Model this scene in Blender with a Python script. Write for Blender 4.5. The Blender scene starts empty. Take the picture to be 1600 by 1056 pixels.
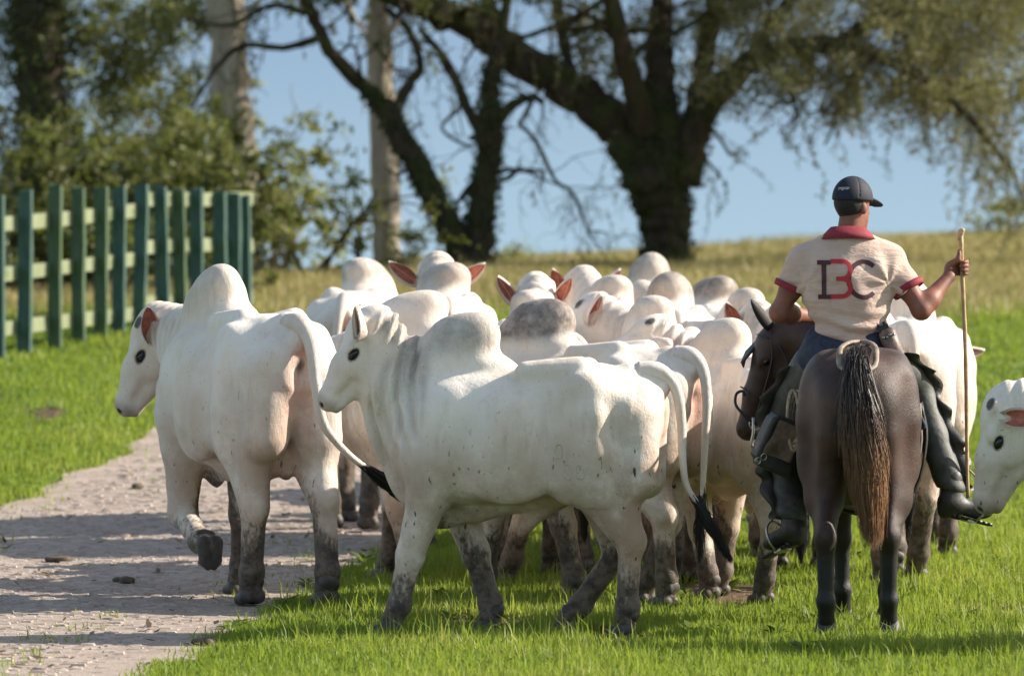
import bpy, math, random
import numpy as np
from mathutils import Vector, Matrix
from mathutils.bvhtree import BVHTree
import openvdb
R = math.radians
rng = np.random.default_rng(7)
random.seed(7)
sc = bpy.context.scene
COL = sc.collection

# ------------------------------------------------------------------ camera, sky, sun
CAM_Z = 1.8225
F_PX = 9920.0
PITCH = math.atan(103.0 / F_PX)
K = F_PX / 6000.0
cam_d = bpy.data.cameras.new('camera')
cam_d.sensor_width = 36.0
cam_d.lens = 36.0 * F_PX / 1600.0
cam_d.clip_start = 0.5
cam_d.clip_end = 12000.0
cam_d.dof.use_dof = True
cam_d.dof.focus_distance = 32.8
cam_d.dof.aperture_fstop = 3.3
cam_d.dof.aperture_blades = 8
cam = bpy.data.objects.new('camera', cam_d)
cam.location = (0, 0, CAM_Z)
cam.rotation_euler = (R(90) - PITCH, 0, 0)
COL.objects.link(cam)
sc.camera = cam

SUN_AZ, SUN_EL = R(79), R(30)          # azimuth measured from +Y towards +X
world = bpy.data.worlds.new('World')
sc.world = world
world.use_nodes = True
wn = world.node_tree
sky = wn.nodes.new('ShaderNodeTexSky')
sky.sky_type = 'NISHITA'
sky.sun_disc = False
sky.sun_elevation = SUN_EL
sky.sun_rotation = SUN_AZ
sky.altitude = 50
sky.air_density = 1.0
sky.dust_density = 0.6
sky.ozone_density = 1.0
bg = next(n for n in wn.nodes if n.type == 'BACKGROUND')
tc = wn.nodes.new('ShaderNodeTexCoord'); sx = wn.nodes.new('ShaderNodeSeparateXYZ'); wn.links.new(tc.outputs['Generated'], sx.inputs[0])
def wrange(a, b):
    n = wn.nodes.new('ShaderNodeMapRange'); n.clamp = True; n.interpolation_type = 'SMOOTHSTEP'
    n.inputs['From Min'].default_value = a; n.inputs['From Max'].default_value = b; wn.links.new(sx.outputs['Z'], n.inputs['Value']); return n.outputs[0]
def wmix(f, a, b):
    n = wn.nodes.new('ShaderNodeMix'); n.data_type = 'RGBA'; wn.links.new(f, n.inputs[0])
    for i, v in ((6, a), (7, b)):
        if hasattr(v, 'node'): wn.links.new(v, n.inputs[i])
        else: n.inputs[i].default_value = (*v, 1)
    return n.outputs[2]
low = wmix(wrange(-.004, .048), (1.62, 2.28, 2.78), (1.16, 1.70, 2.36))     # blue band of clear air above the horizon, all the way round
warm = wn.nodes.new('ShaderNodeMix'); warm.data_type = 'RGBA'; warm.blend_type = 'MULTIPLY'; warm.inputs[0].default_value = 1.0
wn.links.new(sky.outputs[0], warm.inputs[6]); warm.inputs[7].default_value = (1.16, 1.0, .82, 1)      # the photograph's warm white balance
wn.links.new(wmix(wrange(.045, .20), low, warm.outputs[2]), bg.inputs[0])
bg.inputs[1].default_value = 0.135
sun_d = bpy.data.lights.new('sun', 'SUN')
sun_d.energy = 4.9
sun_d.angle = R(0.55)
sun_d.color = (1.0, 0.92, 0.79)
sun = bpy.data.objects.new('sun', sun_d)
sd = Vector((math.sin(SUN_AZ) * math.cos(SUN_EL), math.cos(SUN_AZ) * math.cos(SUN_EL), math.sin(SUN_EL)))
sun.rotation_euler = sd.to_track_quat('Z', 'Y').to_euler()
sun.location = (20, 30, 25)
COL.objects.link(sun)
vs = sc.view_settings
vs.view_transform = 'Standard'
vs.look = 'None'
vs.gamma = 1.0
vs.use_curve_mapping = False
vs.exposure = 1.0
sc.cycles.use_denoising = True
sc.cycles.max_bounces = 8
sc.cycles.transparent_max_bounces = 8

# ------------------------------------------------------------------ small helpers
def ray(px, py):
    c, s = math.cos(PITCH), math.sin(PITCH)
    u = 528.0 - py
    return Vector((px - 800.0, c * F_PX + s * u, -s * F_PX + c * u))

def spot(px, py):
    d = ray(px, py); d = d / d.y
    Y = np.linspace(26, 75, 4000); z = CAM_Z + d.z * Y - ground_z(d.x * Y, Y)
    i = int(np.argmax(z < 0)) if (z < 0).any() else 3999
    return Vector((d.x * Y[i], Y[i], float(ground_z(d.x * Y[i], Y[i]))))


def at_depth(px, py, Y):
    d = ray(px, py)
    return Vector((0, 0, CAM_Z)) + d * (Y / d.y)

def sstep(a, b, x):
    t = np.clip((np.asarray(x, float) - a) / (b - a), 0, 1)
    return t * t * (3 - 2 * t)

def ground_z(x, y):
    x = np.asarray(x, float); y = np.asarray(y, float)
    z = .01764 * (np.minimum(y, 82) - 32) + 1.15 * sstep(40, 68, y)
    z = z + sstep(64, 76, y) * (-.06 + .055 * np.clip(x, -5, 9))
    z = z + .02 * np.sin(x * 1.7 + .4 * y) * np.sin(y * .6 - .3 * x) * sstep(40, 50, y)
    return z - 7.0 * sstep(79, 130, y)

def tag(o, label=None, cat=None, group=None, kind=None):
    if label: o['label'] = label
    if cat: o['category'] = cat
    if group: o['group'] = group
    if kind: o['kind'] = kind
    return o

def empty(name, loc, rz=0.0, scale=1.0):
    o = bpy.data.objects.new(name, None)
    o.empty_display_size = 0.2
    o.location = loc
    o.rotation_euler = (0, 0, rz)
    o.scale = (scale,) * 3
    COL.objects.link(o)
    return o

def mesh_data(name, verts, faces, mats, smooth=True, matidx=None, attrs=None):
    "faces: an (n,k) array, or a list of them / list of tuples"
    verts = np.asarray(verts, np.float32)
    me = bpy.data.meshes.new(name)
    if isinstance(faces, np.ndarray): faces = [faces]
    if len(faces) and not isinstance(faces[0], np.ndarray):
        loops = np.array([i for f in faces for i in f], np.int32)
        tot = np.array([len(f) for f in faces], np.int32)
    else:
        loops = np.concatenate([f.ravel() for f in faces]).astype(np.int32)
        tot = np.concatenate([np.full(len(f), f.shape[1], np.int32) for f in faces])
    start = np.concatenate([[0], np.cumsum(tot)[:-1]]).astype(np.int32)
    me.vertices.add(len(verts)); me.vertices.foreach_set('co', verts.ravel())
    me.loops.add(len(loops)); me.loops.foreach_set('vertex_index', loops)
    me.polygons.add(len(tot)); me.polygons.foreach_set('loop_start', start)
    me.polygons.foreach_set('loop_total', tot)
    for m in (mats if isinstance(mats, (list, tuple)) else [mats]): me.materials.append(m)
    if matidx is not None: me.polygons.foreach_set('material_index', np.asarray(matidx, np.int32))
    me.polygons.foreach_set('use_smooth', np.full(len(tot), smooth, bool))
    for k, v in (attrs or {}).items():
        v = np.asarray(v, np.float32)
        if v.ndim == 1:
            a = me.attributes.new(k, 'FLOAT', 'POINT'); a.data.foreach_set('value', v)
        else:
            a = me.attributes.new(k, 'FLOAT_COLOR', 'POINT'); a.data.foreach_set('color', v.ravel())
    me.update(calc_edges=True)
    return me

def link(name, me, parent=None, loc=None, rot=None):
    o = bpy.data.objects.new(name, me)
    COL.objects.link(o)
    if parent is not None: o.parent = parent
    if loc is not None: o.location = loc
    if rot is not None: o.rotation_euler = rot
    return o

class MB:
    "collects shapes for ONE mesh"
    def __init__(s): s.v = []; s.f3 = []; s.f4 = []; s.n = 0; s.m3 = []; s.m4 = []; s.a = []
    def add(s, v, quads=None, tris=None, m=0, a=0.0):
        v = np.asarray(v, float).reshape(-1, 3)
        if quads is not None and len(quads): s.f4.append(np.asarray(quads, int) + s.n); s.m4.append(np.full(len(quads), m))
        if tris is not None and len(tris): s.f3.append(np.asarray(tris, int) + s.n); s.m3.append(np.full(len(tris), m))
        s.v.append(v); s.n += len(v); s.a.append(np.broadcast_to(np.asarray(a, float), (len(v),)))
    def box(s, c, d, M=None, m=0, taper=1.0):
        x, y, z = np.array(d) / 2.0
        v = np.array([[-x,-y,-z],[x,-y,-z],[x,y,-z],[-x,y,-z],[-x*taper,-y*taper,z],[x*taper,-y*taper,z],[x*taper,y*taper,z],[-x*taper,y*taper,z]])
        if M is not None: v = v @ np.array(M.to_3x3()).T
        s.add(v + np.array(c), quads=[[0,3,2,1],[4,5,6,7],[0,1,5,4],[1,2,6,5],[2,3,7,6],[3,0,4,7]], m=m)
    def tube(s, pts, rad, n=8, m=0, flat=None, a=0.0, cap=True):
        v, q, t = tube_arrays(pts, rad, n, flat, cap)
        s.add(v, q, t, m, a)
    def build(s, name, mats, parent=None, smooth=True, attr=None):
        return link(name, s.data(name, mats, smooth, attr), parent)
    def data(s, name, mats, smooth=True, attr=None):
        fs = []; ms = []
        if s.f4: fs.append(np.concatenate(s.f4)); ms += s.m4
        if s.f3: fs.append(np.concatenate(s.f3)); ms += s.m3
        return mesh_data(name, np.concatenate(s.v), fs, mats, smooth, np.concatenate(ms), {attr: np.concatenate(s.a)} if attr else None)

def catmull(P, n):
    P = np.asarray(P, float)
    if len(P) < 3: 
        t = np.linspace(0, 1, n)[:, None]; return P[0] * (1 - t) + P[-1] * t
    Q = np.vstack([2 * P[0] - P[1], P, 2 * P[-1] - P[-2]])
    u = np.linspace(0, len(P) - 1, n); i = np.minimum(u.astype(int), len(P) - 2); f = (u - i)[:, None]
    a, b, c, d = Q[i], Q[i + 1], Q[i + 2], Q[i + 3]
    return 0.5 * ((2 * b) + (c - a) * f + (2 * a - 5 * b + 4 * c - d) * f ** 2 + (3 * b - a - 3 * c + d) * f ** 3)

def tube_arrays(pts, rad, n=8, flat=None, cap=True):
    P = np.asarray(pts, float); k = len(P)
    rad = np.broadcast_to(np.asarray(rad, float), (k,))
    T = np.gradient(P, axis=0); T /= np.linalg.norm(T, axis=1, keepdims=True) + 1e-9
    up = np.array([0, 0, 1.0]) if abs(T[0][2]) < 0.9 else np.array([1.0, 0, 0])
    N = np.zeros_like(P); x = np.cross(T[0], up); x /= np.linalg.norm(x); N[0] = x
    for i in range(1, k):
        x = N[i - 1] - T[i] * np.dot(N[i - 1], T[i]); N[i] = x / (np.linalg.norm(x) + 1e-9)
    B = np.cross(T, N)
    a = np.linspace(0, 2 * np.pi, n, endpoint=False)
    fl = 1.0 if flat is None else flat
    V = (P[:, None] + rad[:, None, None] * (np.cos(a)[None, :, None] * N[:, None] + fl * np.sin(a)[None, :, None] * B[:, None])).reshape(-1, 3)
    i = np.arange(k - 1)[:, None] * n; j = np.arange(n)[None]; j2 = (j + 1) % n
    q = np.stack([i + j, i + j2, i + n + j2, i + n + j], -1).reshape(-1, 4)
    t = []
    if cap:
        V = np.vstack([V, P[0], P[-1]]); c0 = k * n; c1 = c0 + 1
        t = [[c0, (jj + 1) % n, jj] for jj in range(n)] + [[c1, (k - 1) * n + jj, (k - 1) * n + (jj + 1) % n] for jj in range(n)]
    return V, q, t

# ------------------------------------------------------------------ implicit bodies (smooth unions on a grid)
class Field:
    def __init__(s, lo, hi, h):
        s.lo = np.array(lo, float); s.h = h
        s.n = np.ceil((np.array(hi, float) - s.lo) / h).astype(int) + 1
        s.F = np.full(s.n, 1.0, np.float32)
        s.ax = [(s.lo[i] + h * np.arange(s.n[i])).astype(np.float32) for i in range(3)]
    def sub(s, lo, hi):
        i0 = np.clip(np.floor((np.array(lo) - s.lo) / s.h).astype(int), 0, s.n - 1)
        i1 = np.clip(np.ceil((np.array(hi) - s.lo) / s.h).astype(int) + 1, 1, s.n)
        sl = tuple(slice(a, b) for a, b in zip(i0, i1))
        X = s.ax[0][sl[0]][:, None, None]; Y = s.ax[1][sl[1]][None, :, None]; Z = s.ax[2][sl[2]][None, None, :]
        return sl, X, Y, Z
    def put(s, sl, d, k):
        a = s.F[sl]
        if k <= 0: s.F[sl] = np.minimum(a, d); return
        h = np.maximum(k - np.abs(a - d), 0) / k
        s.F[sl] = np.minimum(a, d) - h * h * k * 0.25
    def cut(s, sl, d, k):
        a = s.F[sl]; b = -d
        h = np.maximum(k - np.abs(a - b), 0) / k
        s.F[sl] = np.maximum(a, b) + h * h * k * 0.25
    def cone(s, A, ra, B, rb, k=0.04, squash=None, cut=False):
        A = np.asarray(A, float); B = np.asarray(B, float)
        m = max(ra, rb) + k * 1.3 + 2 * s.h
        sl, X, Y, Z = s.sub(np.minimum(A, B) - m, np.maximum(A, B) + m)
        D = B - A; L2 = float(D @ D) + 1e-9
        x, y, z = X - A[0], Y - A[1], Z - A[2]
        t = np.clip((x * D[0] + y * D[1] + z * D[2]) / L2, 0, 1)
        x = x - t * D[0]; y = y - t * D[1]; z = z - t * D[2]
        q2 = x * x + y * y + z * z
        g = 1.0
        if squash is not None:
            nrm, f = squash
            qn = x * nrm[0] + y * nrm[1] + z * nrm[2]
            q2 = q2 + (1 / f ** 2 - 1) * qn * qn; g = f ** 0.5
        d = ((np.sqrt(q2) - (ra + (rb - ra) * t)) * g).astype(np.float32)
        (s.cut if cut else s.put)(sl, d, k)
    def chain(s, P, r, k=0.03, squash=None):
        for i in range(len(P) - 1): s.cone(P[i], r[i], P[i + 1], r[i + 1], k, squash)
    def ell(s, C, rad, k=0.04, M=None, cut=False):
        C = np.asarray(C, float); rad = np.asarray(rad, float)
        m = rad.max() + k * 1.3 + 2 * s.h
        sl, X, Y, Z = s.sub(C - m, C + m)
        x, y, z = X - C[0], Y - C[1], Z - C[2]
        if M is not None:
            M = np.asarray(M)           # columns = axes
            x, y, z = (x * M[0, i] + y * M[1, i] + z * M[2, i] for i in range(3))
        k0 = np.sqrt((x / rad[0]) ** 2 + (y / rad[1]) ** 2 + (z / rad[2]) ** 2)
        k1 = np.sqrt((x / rad[0] ** 2) ** 2 + (y / rad[1] ** 2) ** 2 + (z / rad[2] ** 2) ** 2) + 1e-9
        d = (k0 * (k0 - 1) / k1).astype(np.float32)
        (s.cut if cut else s.put)(sl, d, k)
    def loft(s, st, k=0.05, p=2.3, smooth=0.10):
        st = np.asarray(st, float)
        x0, x1 = st[0, 0], st[-1, 0]
        sl, X, Y, Z = s.sub((x0 - .05, -st[:, 3].max() - .1, st[:, 2].min() - .1), (x1 + .05, st[:, 3].max() + .1, st[:, 1].max() + .1))
        xs = X.ravel(); fine = np.linspace(x0 - .3, x1 + .3, 600)
        w = max(3, int(smooth / (fine[1] - fine[0]))); ker = np.hanning(w + 2); ker /= ker.sum()
        cols = [np.interp(xs, fine, np.convolve(np.pad(np.interp(fine, st[:, 0], st[:, c]), w, 'edge'), ker, 'same')[w:-w]) for c in (1, 2, 3)]
        top, bot, hw = (c[:, None, None] for c in cols)
        c = (top + bot) / 2; hh = np.maximum((top - bot) / 2, .02)
        e = ((np.abs(Y) / hw) ** p + (np.abs(Z - c) / hh) ** p) ** (1 / p)
        d = (e - 1) * np.minimum(hw, hh) * 0.95
        d = np.maximum(d, np.maximum(x0 - X, X - x1))
        s.put(sl, d.astype(np.float32), k)
    def mesh(s, smooth=2):
        g = openvdb.FloatGrid(1.0)
        g.copyFromArray(s.F)
        V, Q = g.convertToQuads(isovalue=0.0)
        V = np.asarray(V, float); Q = np.asarray(Q, int)
        V = V * s.h + s.lo
        a, b, c = V[Q[:, 0]], V[Q[:, 1]], V[Q[:, 2]]
        vol = np.einsum('ij,ij->i', a, np.cross(b, c)).sum()
        if vol < 0: Q = Q[:, ::-1]
        for lam in [0.5] * smooth: V = laplace(V, Q, lam)
        return V, Q

def laplace(V, Q, lam):
    E = np.concatenate([Q[:, [0, 1]], Q[:, [1, 2]], Q[:, [2, 3]], Q[:, [3, 0]]])
    n = len(V); i = np.concatenate([E[:, 0], E[:, 1]]); j = np.concatenate([E[:, 1], E[:, 0]])
    cnt = np.bincount(i, minlength=n)[:, None] + 1e-9
    S = np.stack([np.bincount(i, V[j, c], n) for c in range(3)], 1) / cnt
    return V * (1 - lam) + S * lam

def vnormals(V, Q):
    n = np.cross(V[Q[:, 2]] - V[Q[:, 0]], V[Q[:, 3]] - V[Q[:, 1]])
    N = np.zeros_like(V)
    for c in range(4):
        for a in range(3): N[:, a] += np.bincount(Q[:, c], n[:, a], len(V))
    return N / (np.linalg.norm(N, axis=1, keepdims=True) + 1e-12)

def wob(V, f, seed=0.0):
    "cheap smooth pseudo noise in [-1,1]"
    x, y, z = V[:, 0] * f + seed, V[:, 1] * f + seed * 1.7, V[:, 2] * f + seed * 2.3
    return (np.sin(x + 1.3 * np.sin(y * 1.1 + 0.7)) + np.sin(y * 1.3 + 1.1 * np.sin(z * 0.9 + 2.0)) + np.sin(z * 1.2 + 1.2 * np.sin(x * 1.05 + 4.0))) / 3

# ------------------------------------------------------------------ materials
class NT:
    def __init__(s, name):
        s.m = bpy.data.materials.new(name); s.m.use_nodes = True
        s.t = s.m.node_tree; s.t.nodes.clear()
        s.out = s.t.nodes.new('ShaderNodeOutputMaterial')
    def n(s, typ, ins=None, **props):
        nd = s.t.nodes.new('ShaderNode' + typ)
        for k, v in props.items(): setattr(nd, k, v)
        for k, v in (ins or {}).items(): s.set(nd.inputs[k], v)
        return nd
    def set(s, sock, v):
        if hasattr(v, 'node'): s.t.links.new(v, sock)
        elif hasattr(v, 'outputs'): s.t.links.new(v.outputs[0], sock)
        else:
            if sock.type == 'RGBA' and isinstance(v, (tuple, list)) and len(v) == 3: v = (*v, 1)
            sock.default_value = v
    def coord(s, which='Object', scale=None, rnd=False):
        c = s.n('TexCoord').outputs[which]
        if rnd:
            oi = s.n('ObjectInfo').outputs['Random']
            off = s.n('VectorMath', {0: c}, operation='ADD')
            mul = s.math('MULTIPLY', oi, 37.0)
            s.set(off.inputs[1], mul); c = off.outputs[0]
        if scale is not None: c = s.n('Mapping', {'Vector': c, 'Scale': scale}).outputs[0]
        return c
    def noise(s, vec, scale, detail=3.0, rough=0.55, dist=0.0):
        return s.n('TexNoise', {'Vector': vec, 'Scale': scale, 'Detail': detail, 'Roughness': rough, 'Distortion': dist}).outputs['Fac']
    def math(s, op, a, b=0.0, clamp=False):
        nd = s.n('Math', operation=op, use_clamp=clamp); s.set(nd.inputs[0], a); s.set(nd.inputs[1], b); return nd.outputs[0]
    def ramp(s, fac, a, b):
        return s.n('MapRange', {'Value': fac, 'From Min': a, 'From Max': b}, clamp=True, interpolation_type='SMOOTHSTEP').outputs[0]
    def mix(s, fac, a, b, mode='MIX'):
        nd = s.n('Mix', data_type='RGBA', blend_type=mode)
        s.set(nd.inputs[0], fac); s.set(nd.inputs[6], a); s.set(nd.inputs[7], b); return nd.outputs[2]
    def bump(s, h, strength=0.3, dist=0.01):
        return s.n('Bump', {'Height': h, 'Strength': strength, 'Distance': dist}).outputs[0]
    def attr(s, name, what='Fac'):
        return s.n('Attribute', attribute_name=name).outputs[what]
    def bsdf(s, col, rough=0.6, normal=None, **kw):
        ins = {'Base Color': col, 'Roughness': rough}
        if normal is not None: ins['Normal'] = normal
        for k, v in kw.items(): ins[k.replace('_', ' ')] = v
        nd = s.n('BsdfPrincipled', ins); return nd.outputs[0]
    def done(s, sh):
        s.set(s.out.inputs['Surface'], sh); return s.m

def plain(name, col, rough=0.6, var=0.25, scale=12.0, bump=0.15, bscale=60.0, bdist=0.004, **kw):
    t = NT(name); c = t.coord(rnd=True)
    n = t.noise(c, scale, 4.0, 0.6)
    dk = tuple(x * (1 - var) for x in col); lt = tuple(min(1, x * (1 + var)) for x in col)
    cc = t.mix(t.ramp(n, .3, .7), dk, lt)
    return t.done(t.bsdf(cc, rough, t.bump(t.noise(c, bscale, 3.0), bump, bdist), **kw))

def hide_material():
    t = NT('cattle_hide'); c = t.coord(rnd=True)
    mk = t.n('Attribute', attribute_name='mask'); sep = t.n('SeparateColor', {0: mk.outputs['Color']})
    dirt, grey, pink = sep.outputs; dark = mk.outputs['Alpha']
    big = t.noise(c, 2.2, 5.0, 0.62)
    col = t.mix(t.ramp(big, .34, .70), (.85, .765, .685), (.73, .605, .505))
    streak = t.noise(t.n('Mapping', {'Vector': c, 'Scale': (10, 10, 1.8)}).outputs[0], 1.5, 5.0, .65)
    col = t.mix(t.math('MULTIPLY', t.ramp(streak, .50, .78), .45), col, (.50, .37, .27))
    stain = t.attr('stain')
    sn = t.noise(c, 4.5, 5.0, .65)
    col = t.mix(t.math('MULTIPLY', stain, t.ramp(sn, .18, .62)), col, (.37, .245, .175))
    gn = t.noise(c, 14.0, 4.0, .65)
    gf = t.math('MULTIPLY', grey, t.math('ADD', .45, t.math('MULTIPLY', t.ramp(gn, .15, .75), .55)))
    col = t.mix(gf, col, (.115, .092, .082))
    col = t.mix(t.math('MULTIPLY', pink, t.ramp(t.noise(c, 9.0), .2, .6)), col, (.56, .27, .21))
    sp = t.noise(t.n('Mapping', {'Vector': c, 'Scale': (30, 30, 15)}).outputs[0], 1.7, 6.0, .66)
    md = t.noise(c, 4.2, 4.0, .6)
    v = t.math('ADD', t.math('MULTIPLY', sp, .60), t.math('MULTIPLY', md, .40))
    df = t.ramp(t.math('ADD', v, dirt), .86, 1.10)
    mud = t.mix(t.ramp(t.noise(c, 16.0, 5.0, .7), .35, .62), (.020, .015, .012), (.130, .094, .070))
    col = t.mix(t.math('MULTIPLY', df, .93), col, mud)
    fl = t.ramp(t.noise(c, 75.0, 1.0), .745, .765)
    col = t.mix(t.math('MULTIPLY', fl, .6), col, (.10, .08, .07))
    fk = t.ramp(t.noise(t.n('Mapping', {'Vector': c, 'Scale': (1, 1, .45)}).outputs[0], 34.0, 2.0), .68, .715)
    col = t.mix(t.math('MULTIPLY', fk, t.math('MULTIPLY', stain, 1.1), True), col, (.055, .042, .036))
    col = t.mix(dark, col, (.016, .013, .012))
    hair = t.noise(t.n('Mapping', {'Vector': c, 'Scale': (70, 70, 26)}).outputs[0], 2.2, 5.0, .72)
    ph = t.attr('phase'); fm = t.attr('fold')
    w = t.math('SINE', t.math('ADD', ph, t.math('MULTIPLY', t.noise(c, 4.5, 3.0), 11.0)))
    w = t.math('POWER', t.math('ADD', t.math('MULTIPLY', w, .5), .5), .55)
    bh = t.math('ADD', t.math('MULTIPLY', hair, .55), t.math('MULTIPLY', t.noise(c, 9.0, 4.0, .6), 1.5))
    n0 = t.bump(t.noise(t.n('Mapping', {'Vector': c, 'Scale': (30, 30, 14)}).outputs[0], 1.0, 5.0, .7), .32, .020)
    n1 = t.n('Bump', {'Height': bh, 'Strength': .5, 'Distance': .013, 'Normal': n0}).outputs[0]
    n2 = t.n('Bump', {'Height': t.math('MULTIPLY', w, fm), 'Strength': .75, 'Distance': .014, 'Normal': n1}).outputs[0]
    return t.done(t.bsdf(col, .62, n2, Specular_IOR_Level=.22, Sheen_Weight=.12, Sheen_Roughness=.4))

def horse_material():
    t = NT('horse_coat'); c = t.coord()
    mk = t.n('Attribute', attribute_name='mask'); sep = t.n('SeparateColor', {0: mk.outputs['Color']})
    blk = sep.outputs[0]
    col = t.mix(t.ramp(t.noise(c, 5.0, 5.0, .6), .3, .7), (.026, .0115, .008), (.066, .030, .021))
    col = t.mix(t.math('MULTIPLY', t.ramp(t.noise(c, 120.0, 2.0), .62, .72), .18), col, (.13, .085, .07))
    col = t.mix(blk, col, (.010, .009, .010))
    hair = t.noise(t.n('Mapping', {'Vector': c, 'Scale': (90, 90, 35)}).outputs[0], 2.2, 3.0, .7)
    return t.done(t.bsdf(col, t.math('ADD', .36, t.math('MULTIPLY', t.noise(c, 30.), .2)), t.bump(hair, .5, .007), Specular_IOR_Level=.36, Sheen_Weight=.05))

def hair_material(name, c0, c1, attr='along'):
    t = NT(name); a = t.attr(attr)
    r = t.noise(t.coord(), 45.0, 2.0)
    col = t.mix(t.ramp(t.math('ADD', a, t.math('MULTIPLY', t.math('SUBTRACT', r, .5), .5)), .3, .8), c0, c1)
    return t.done(t.bsdf(col, .45, None, Specular_IOR_Level=.5))

def leaf_material(name, dark, light, trans=.35, yellow=None):
    t = NT(name); a = t.attr('tint')
    col = t.mix(a, dark, light)
    if yellow is not None: col = t.mix(t.ramp(a, .88, .98), col, yellow)
    d = t.bsdf(col, .5, None, Specular_IOR_Level=.35)
    tr = t.n('BsdfTranslucent', {'Color': t.mix(.35, col, (.35, .42, .04), 'MIX')}).outputs[0]
    return t.done(t.n('MixShader', {0: trans, 1: d, 2: tr}).outputs[0])

def bark_material(name, a, b, moss=None, stretch=.25):
    t = NT(name); c = t.coord()
    st = t.n('Mapping', {'Vector': c, 'Scale': (1, 1, stretch)}).outputs[0]
    n = t.noise(st, 9.0, 6.0, .65, .6)
    col = t.mix(t.ramp(n, .3, .7), a, b)
    if moss: col = t.mix(t.math('MULTIPLY', t.ramp(t.noise(c, 3.0, 4.0), .45, .62), .85), col, moss)
    return t.done(t.bsdf(col, .9, t.bump(t.noise(st, 22.0, 5.0, .7), .8, .03), Specular_IOR_Level=.2))

M = {}
M['hide'] = hide_material()
M['horse'] = horse_material()
M['hoof'] = plain('hoof_horn', (.055, .045, .040), .6, .4, 18, .4, 50)
M['eye'] = plain('eye_gloss', (.006, .005, .005), .08, .1, 5, 0)
M['ear_in'] = plain('ear_inner_skin', (.42, .135, .095), .6, .35, 25, .2)
M['ear_in_grey'] = plain('ear_inner_grey', (.16, .11, .10), .6, .35, 25, .2)
M['switch'] = hair_material('black_switch_hair', (.012, .011, .011), (.018, .015, .014))
M['horse_tail'] = hair_material('horse_tail_hair', (.026, .015, .011), (.25, .125, .058))
M['leather'] = plain('worn_brown_leather', (.165, .110, .084), .55, .4, 14, .4, 70)
M['leather_pale'] = plain('pale_grey_leather', (.22, .17, .13), .6, .4, 20, .5, 80)
M['dark_leather'] = plain('dark_leather', (.028, .026, .024), .52, .5, 11, .5, 60)
M['chaps'] = plain('grey_green_chaps_leather', (.050, .052, .046), .6, .5, 8, .5, 50)
M['metal'] = plain('dull_steel', (.42, .41, .40), .3, .2, 30, .1, Metallic=1.0)
M['rope'] = plain('straw_rope', (.34, .26, .17), .8, .3, 60, .5, 140)
M['wood_stick'] = plain('peeled_wood', (.48, .31, .17), .6, .25, 20, .4, 50)
M['skin'] = plain('tanned_skin', (.205, .074, .046), .58, .22, 10, .25, 90, Subsurface_Weight=.06)
M['hair'] = plain('short_black_hair', (.005, .0045, .0045), .7, .3, 60, .6, 200)
M['cap'] = plain('navy_cap_cloth', (.006, .008, .020), .75, .3, 40, .3, 200)
M['white_thread'] = plain('white_thread', (.62, .62, .66), .7, .1, 30, .1)
M['jeans'] = plain('navy_denim', (.018, .026, .055), .8, .4, 25, .4, 200)
M['maroon'] = plain('maroon_knit', (.23, .016, .030), .8, .2, 40, .3, 300)
M['print_dark'] = plain('dark_plum_print', (.060, .017, .026), .75, .2, 40, .1)
M['print_red'] = plain('red_print', (.42, .020, .032), .7, .15, 40, .1)
M['black_plastic'] = plain('black_plastic', (.012, .012, .013), .4, .2, 30, .1)

def shirt_material():
    t = NT('tan_polo_cloth'); c = t.coord()
    col = t.mix(t.ramp(t.noise(c, 7.0, 4.0), .3, .7), (.50, .352, .290), (.57, .425, .355))
    weave = t.noise(c, 260.0, 2.0)
    f = t.noise(t.n('Mapping', {'Vector': c, 'Scale': (1.0, 1.0, 2.6)}).outputs[0], 9.0, 4.0, .6, .8)
    h = t.math('ADD', t.math('MULTIPLY', weave, .12), f)
    return t.done(t.bsdf(col, .85, t.bump(h, .60, .030), Specular_IOR_Level=.2, Sheen_Weight=.2))
M['shirt'] = shirt_material()
# ------------------------------------------------------------------ ground, path, lake
def edge(px):
    P = np.array([tuple(spot(*p)) for p in px]); o = np.argsort(P[:, 1]); return P[o]
LEFT = edge([(-260, 900), (-60, 815), (0, 790), (100, 752), (200, 702), (262, 664), (330, 640)])
RIGHT = edge([(60, 1150), (150, 1105), (240, 1056), (420, 960), (520, 905), (640, 845), (700, 790), (730, 740), (740, 690)])
LS = (LEFT[1, 0] - LEFT[0, 0]) / (LEFT[1, 1] - LEFT[0, 1]); RS = (RIGHT[1, 0] - RIGHT[0, 0]) / (RIGHT[1, 1] - RIGHT[0, 1])
def path_left(y):
    y = np.asarray(y, float)
    return np.interp(y, LEFT[:, 1], LEFT[:, 0]) + LS * np.minimum(y - LEFT[0, 1], 0) + .07 * np.sin(y * 1.9) + .04 * np.sin(y * 5.3 + 1)
def path_right(y):
    y = np.asarray(y, float)
    return np.interp(y, RIGHT[:, 1], RIGHT[:, 0]) + RS * np.minimum(y - RIGHT[0, 1], 0) + .05 * np.sin(y * 2.7 + .5) + .04 * np.sin(y * 7.1)
def on_path(x, y): return np.minimum(x - path_left(y), path_right(y) - x)        # > 0 inside, metres from the edge
BARE = [(spot(965, 1003), .26, .42), (spot(1120, 930), .40, 1.2), (spot(760, 975), .30, .5), (spot(75, 648), .16, .5), (spot(1555, 960), .25, .45)]
def bare(x, y):
    b = np.zeros_like(np.asarray(x, float))
    for c, rx, ry in BARE:
        q = ((x - c.x) / rx) ** 2 + ((y - c.y) / ry) ** 2
        b = np.maximum(b, 1 - sstep(.35, 1.15, q + .25 * np.sin(x * 17) * np.sin(y * 11)))
    return b

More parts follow.
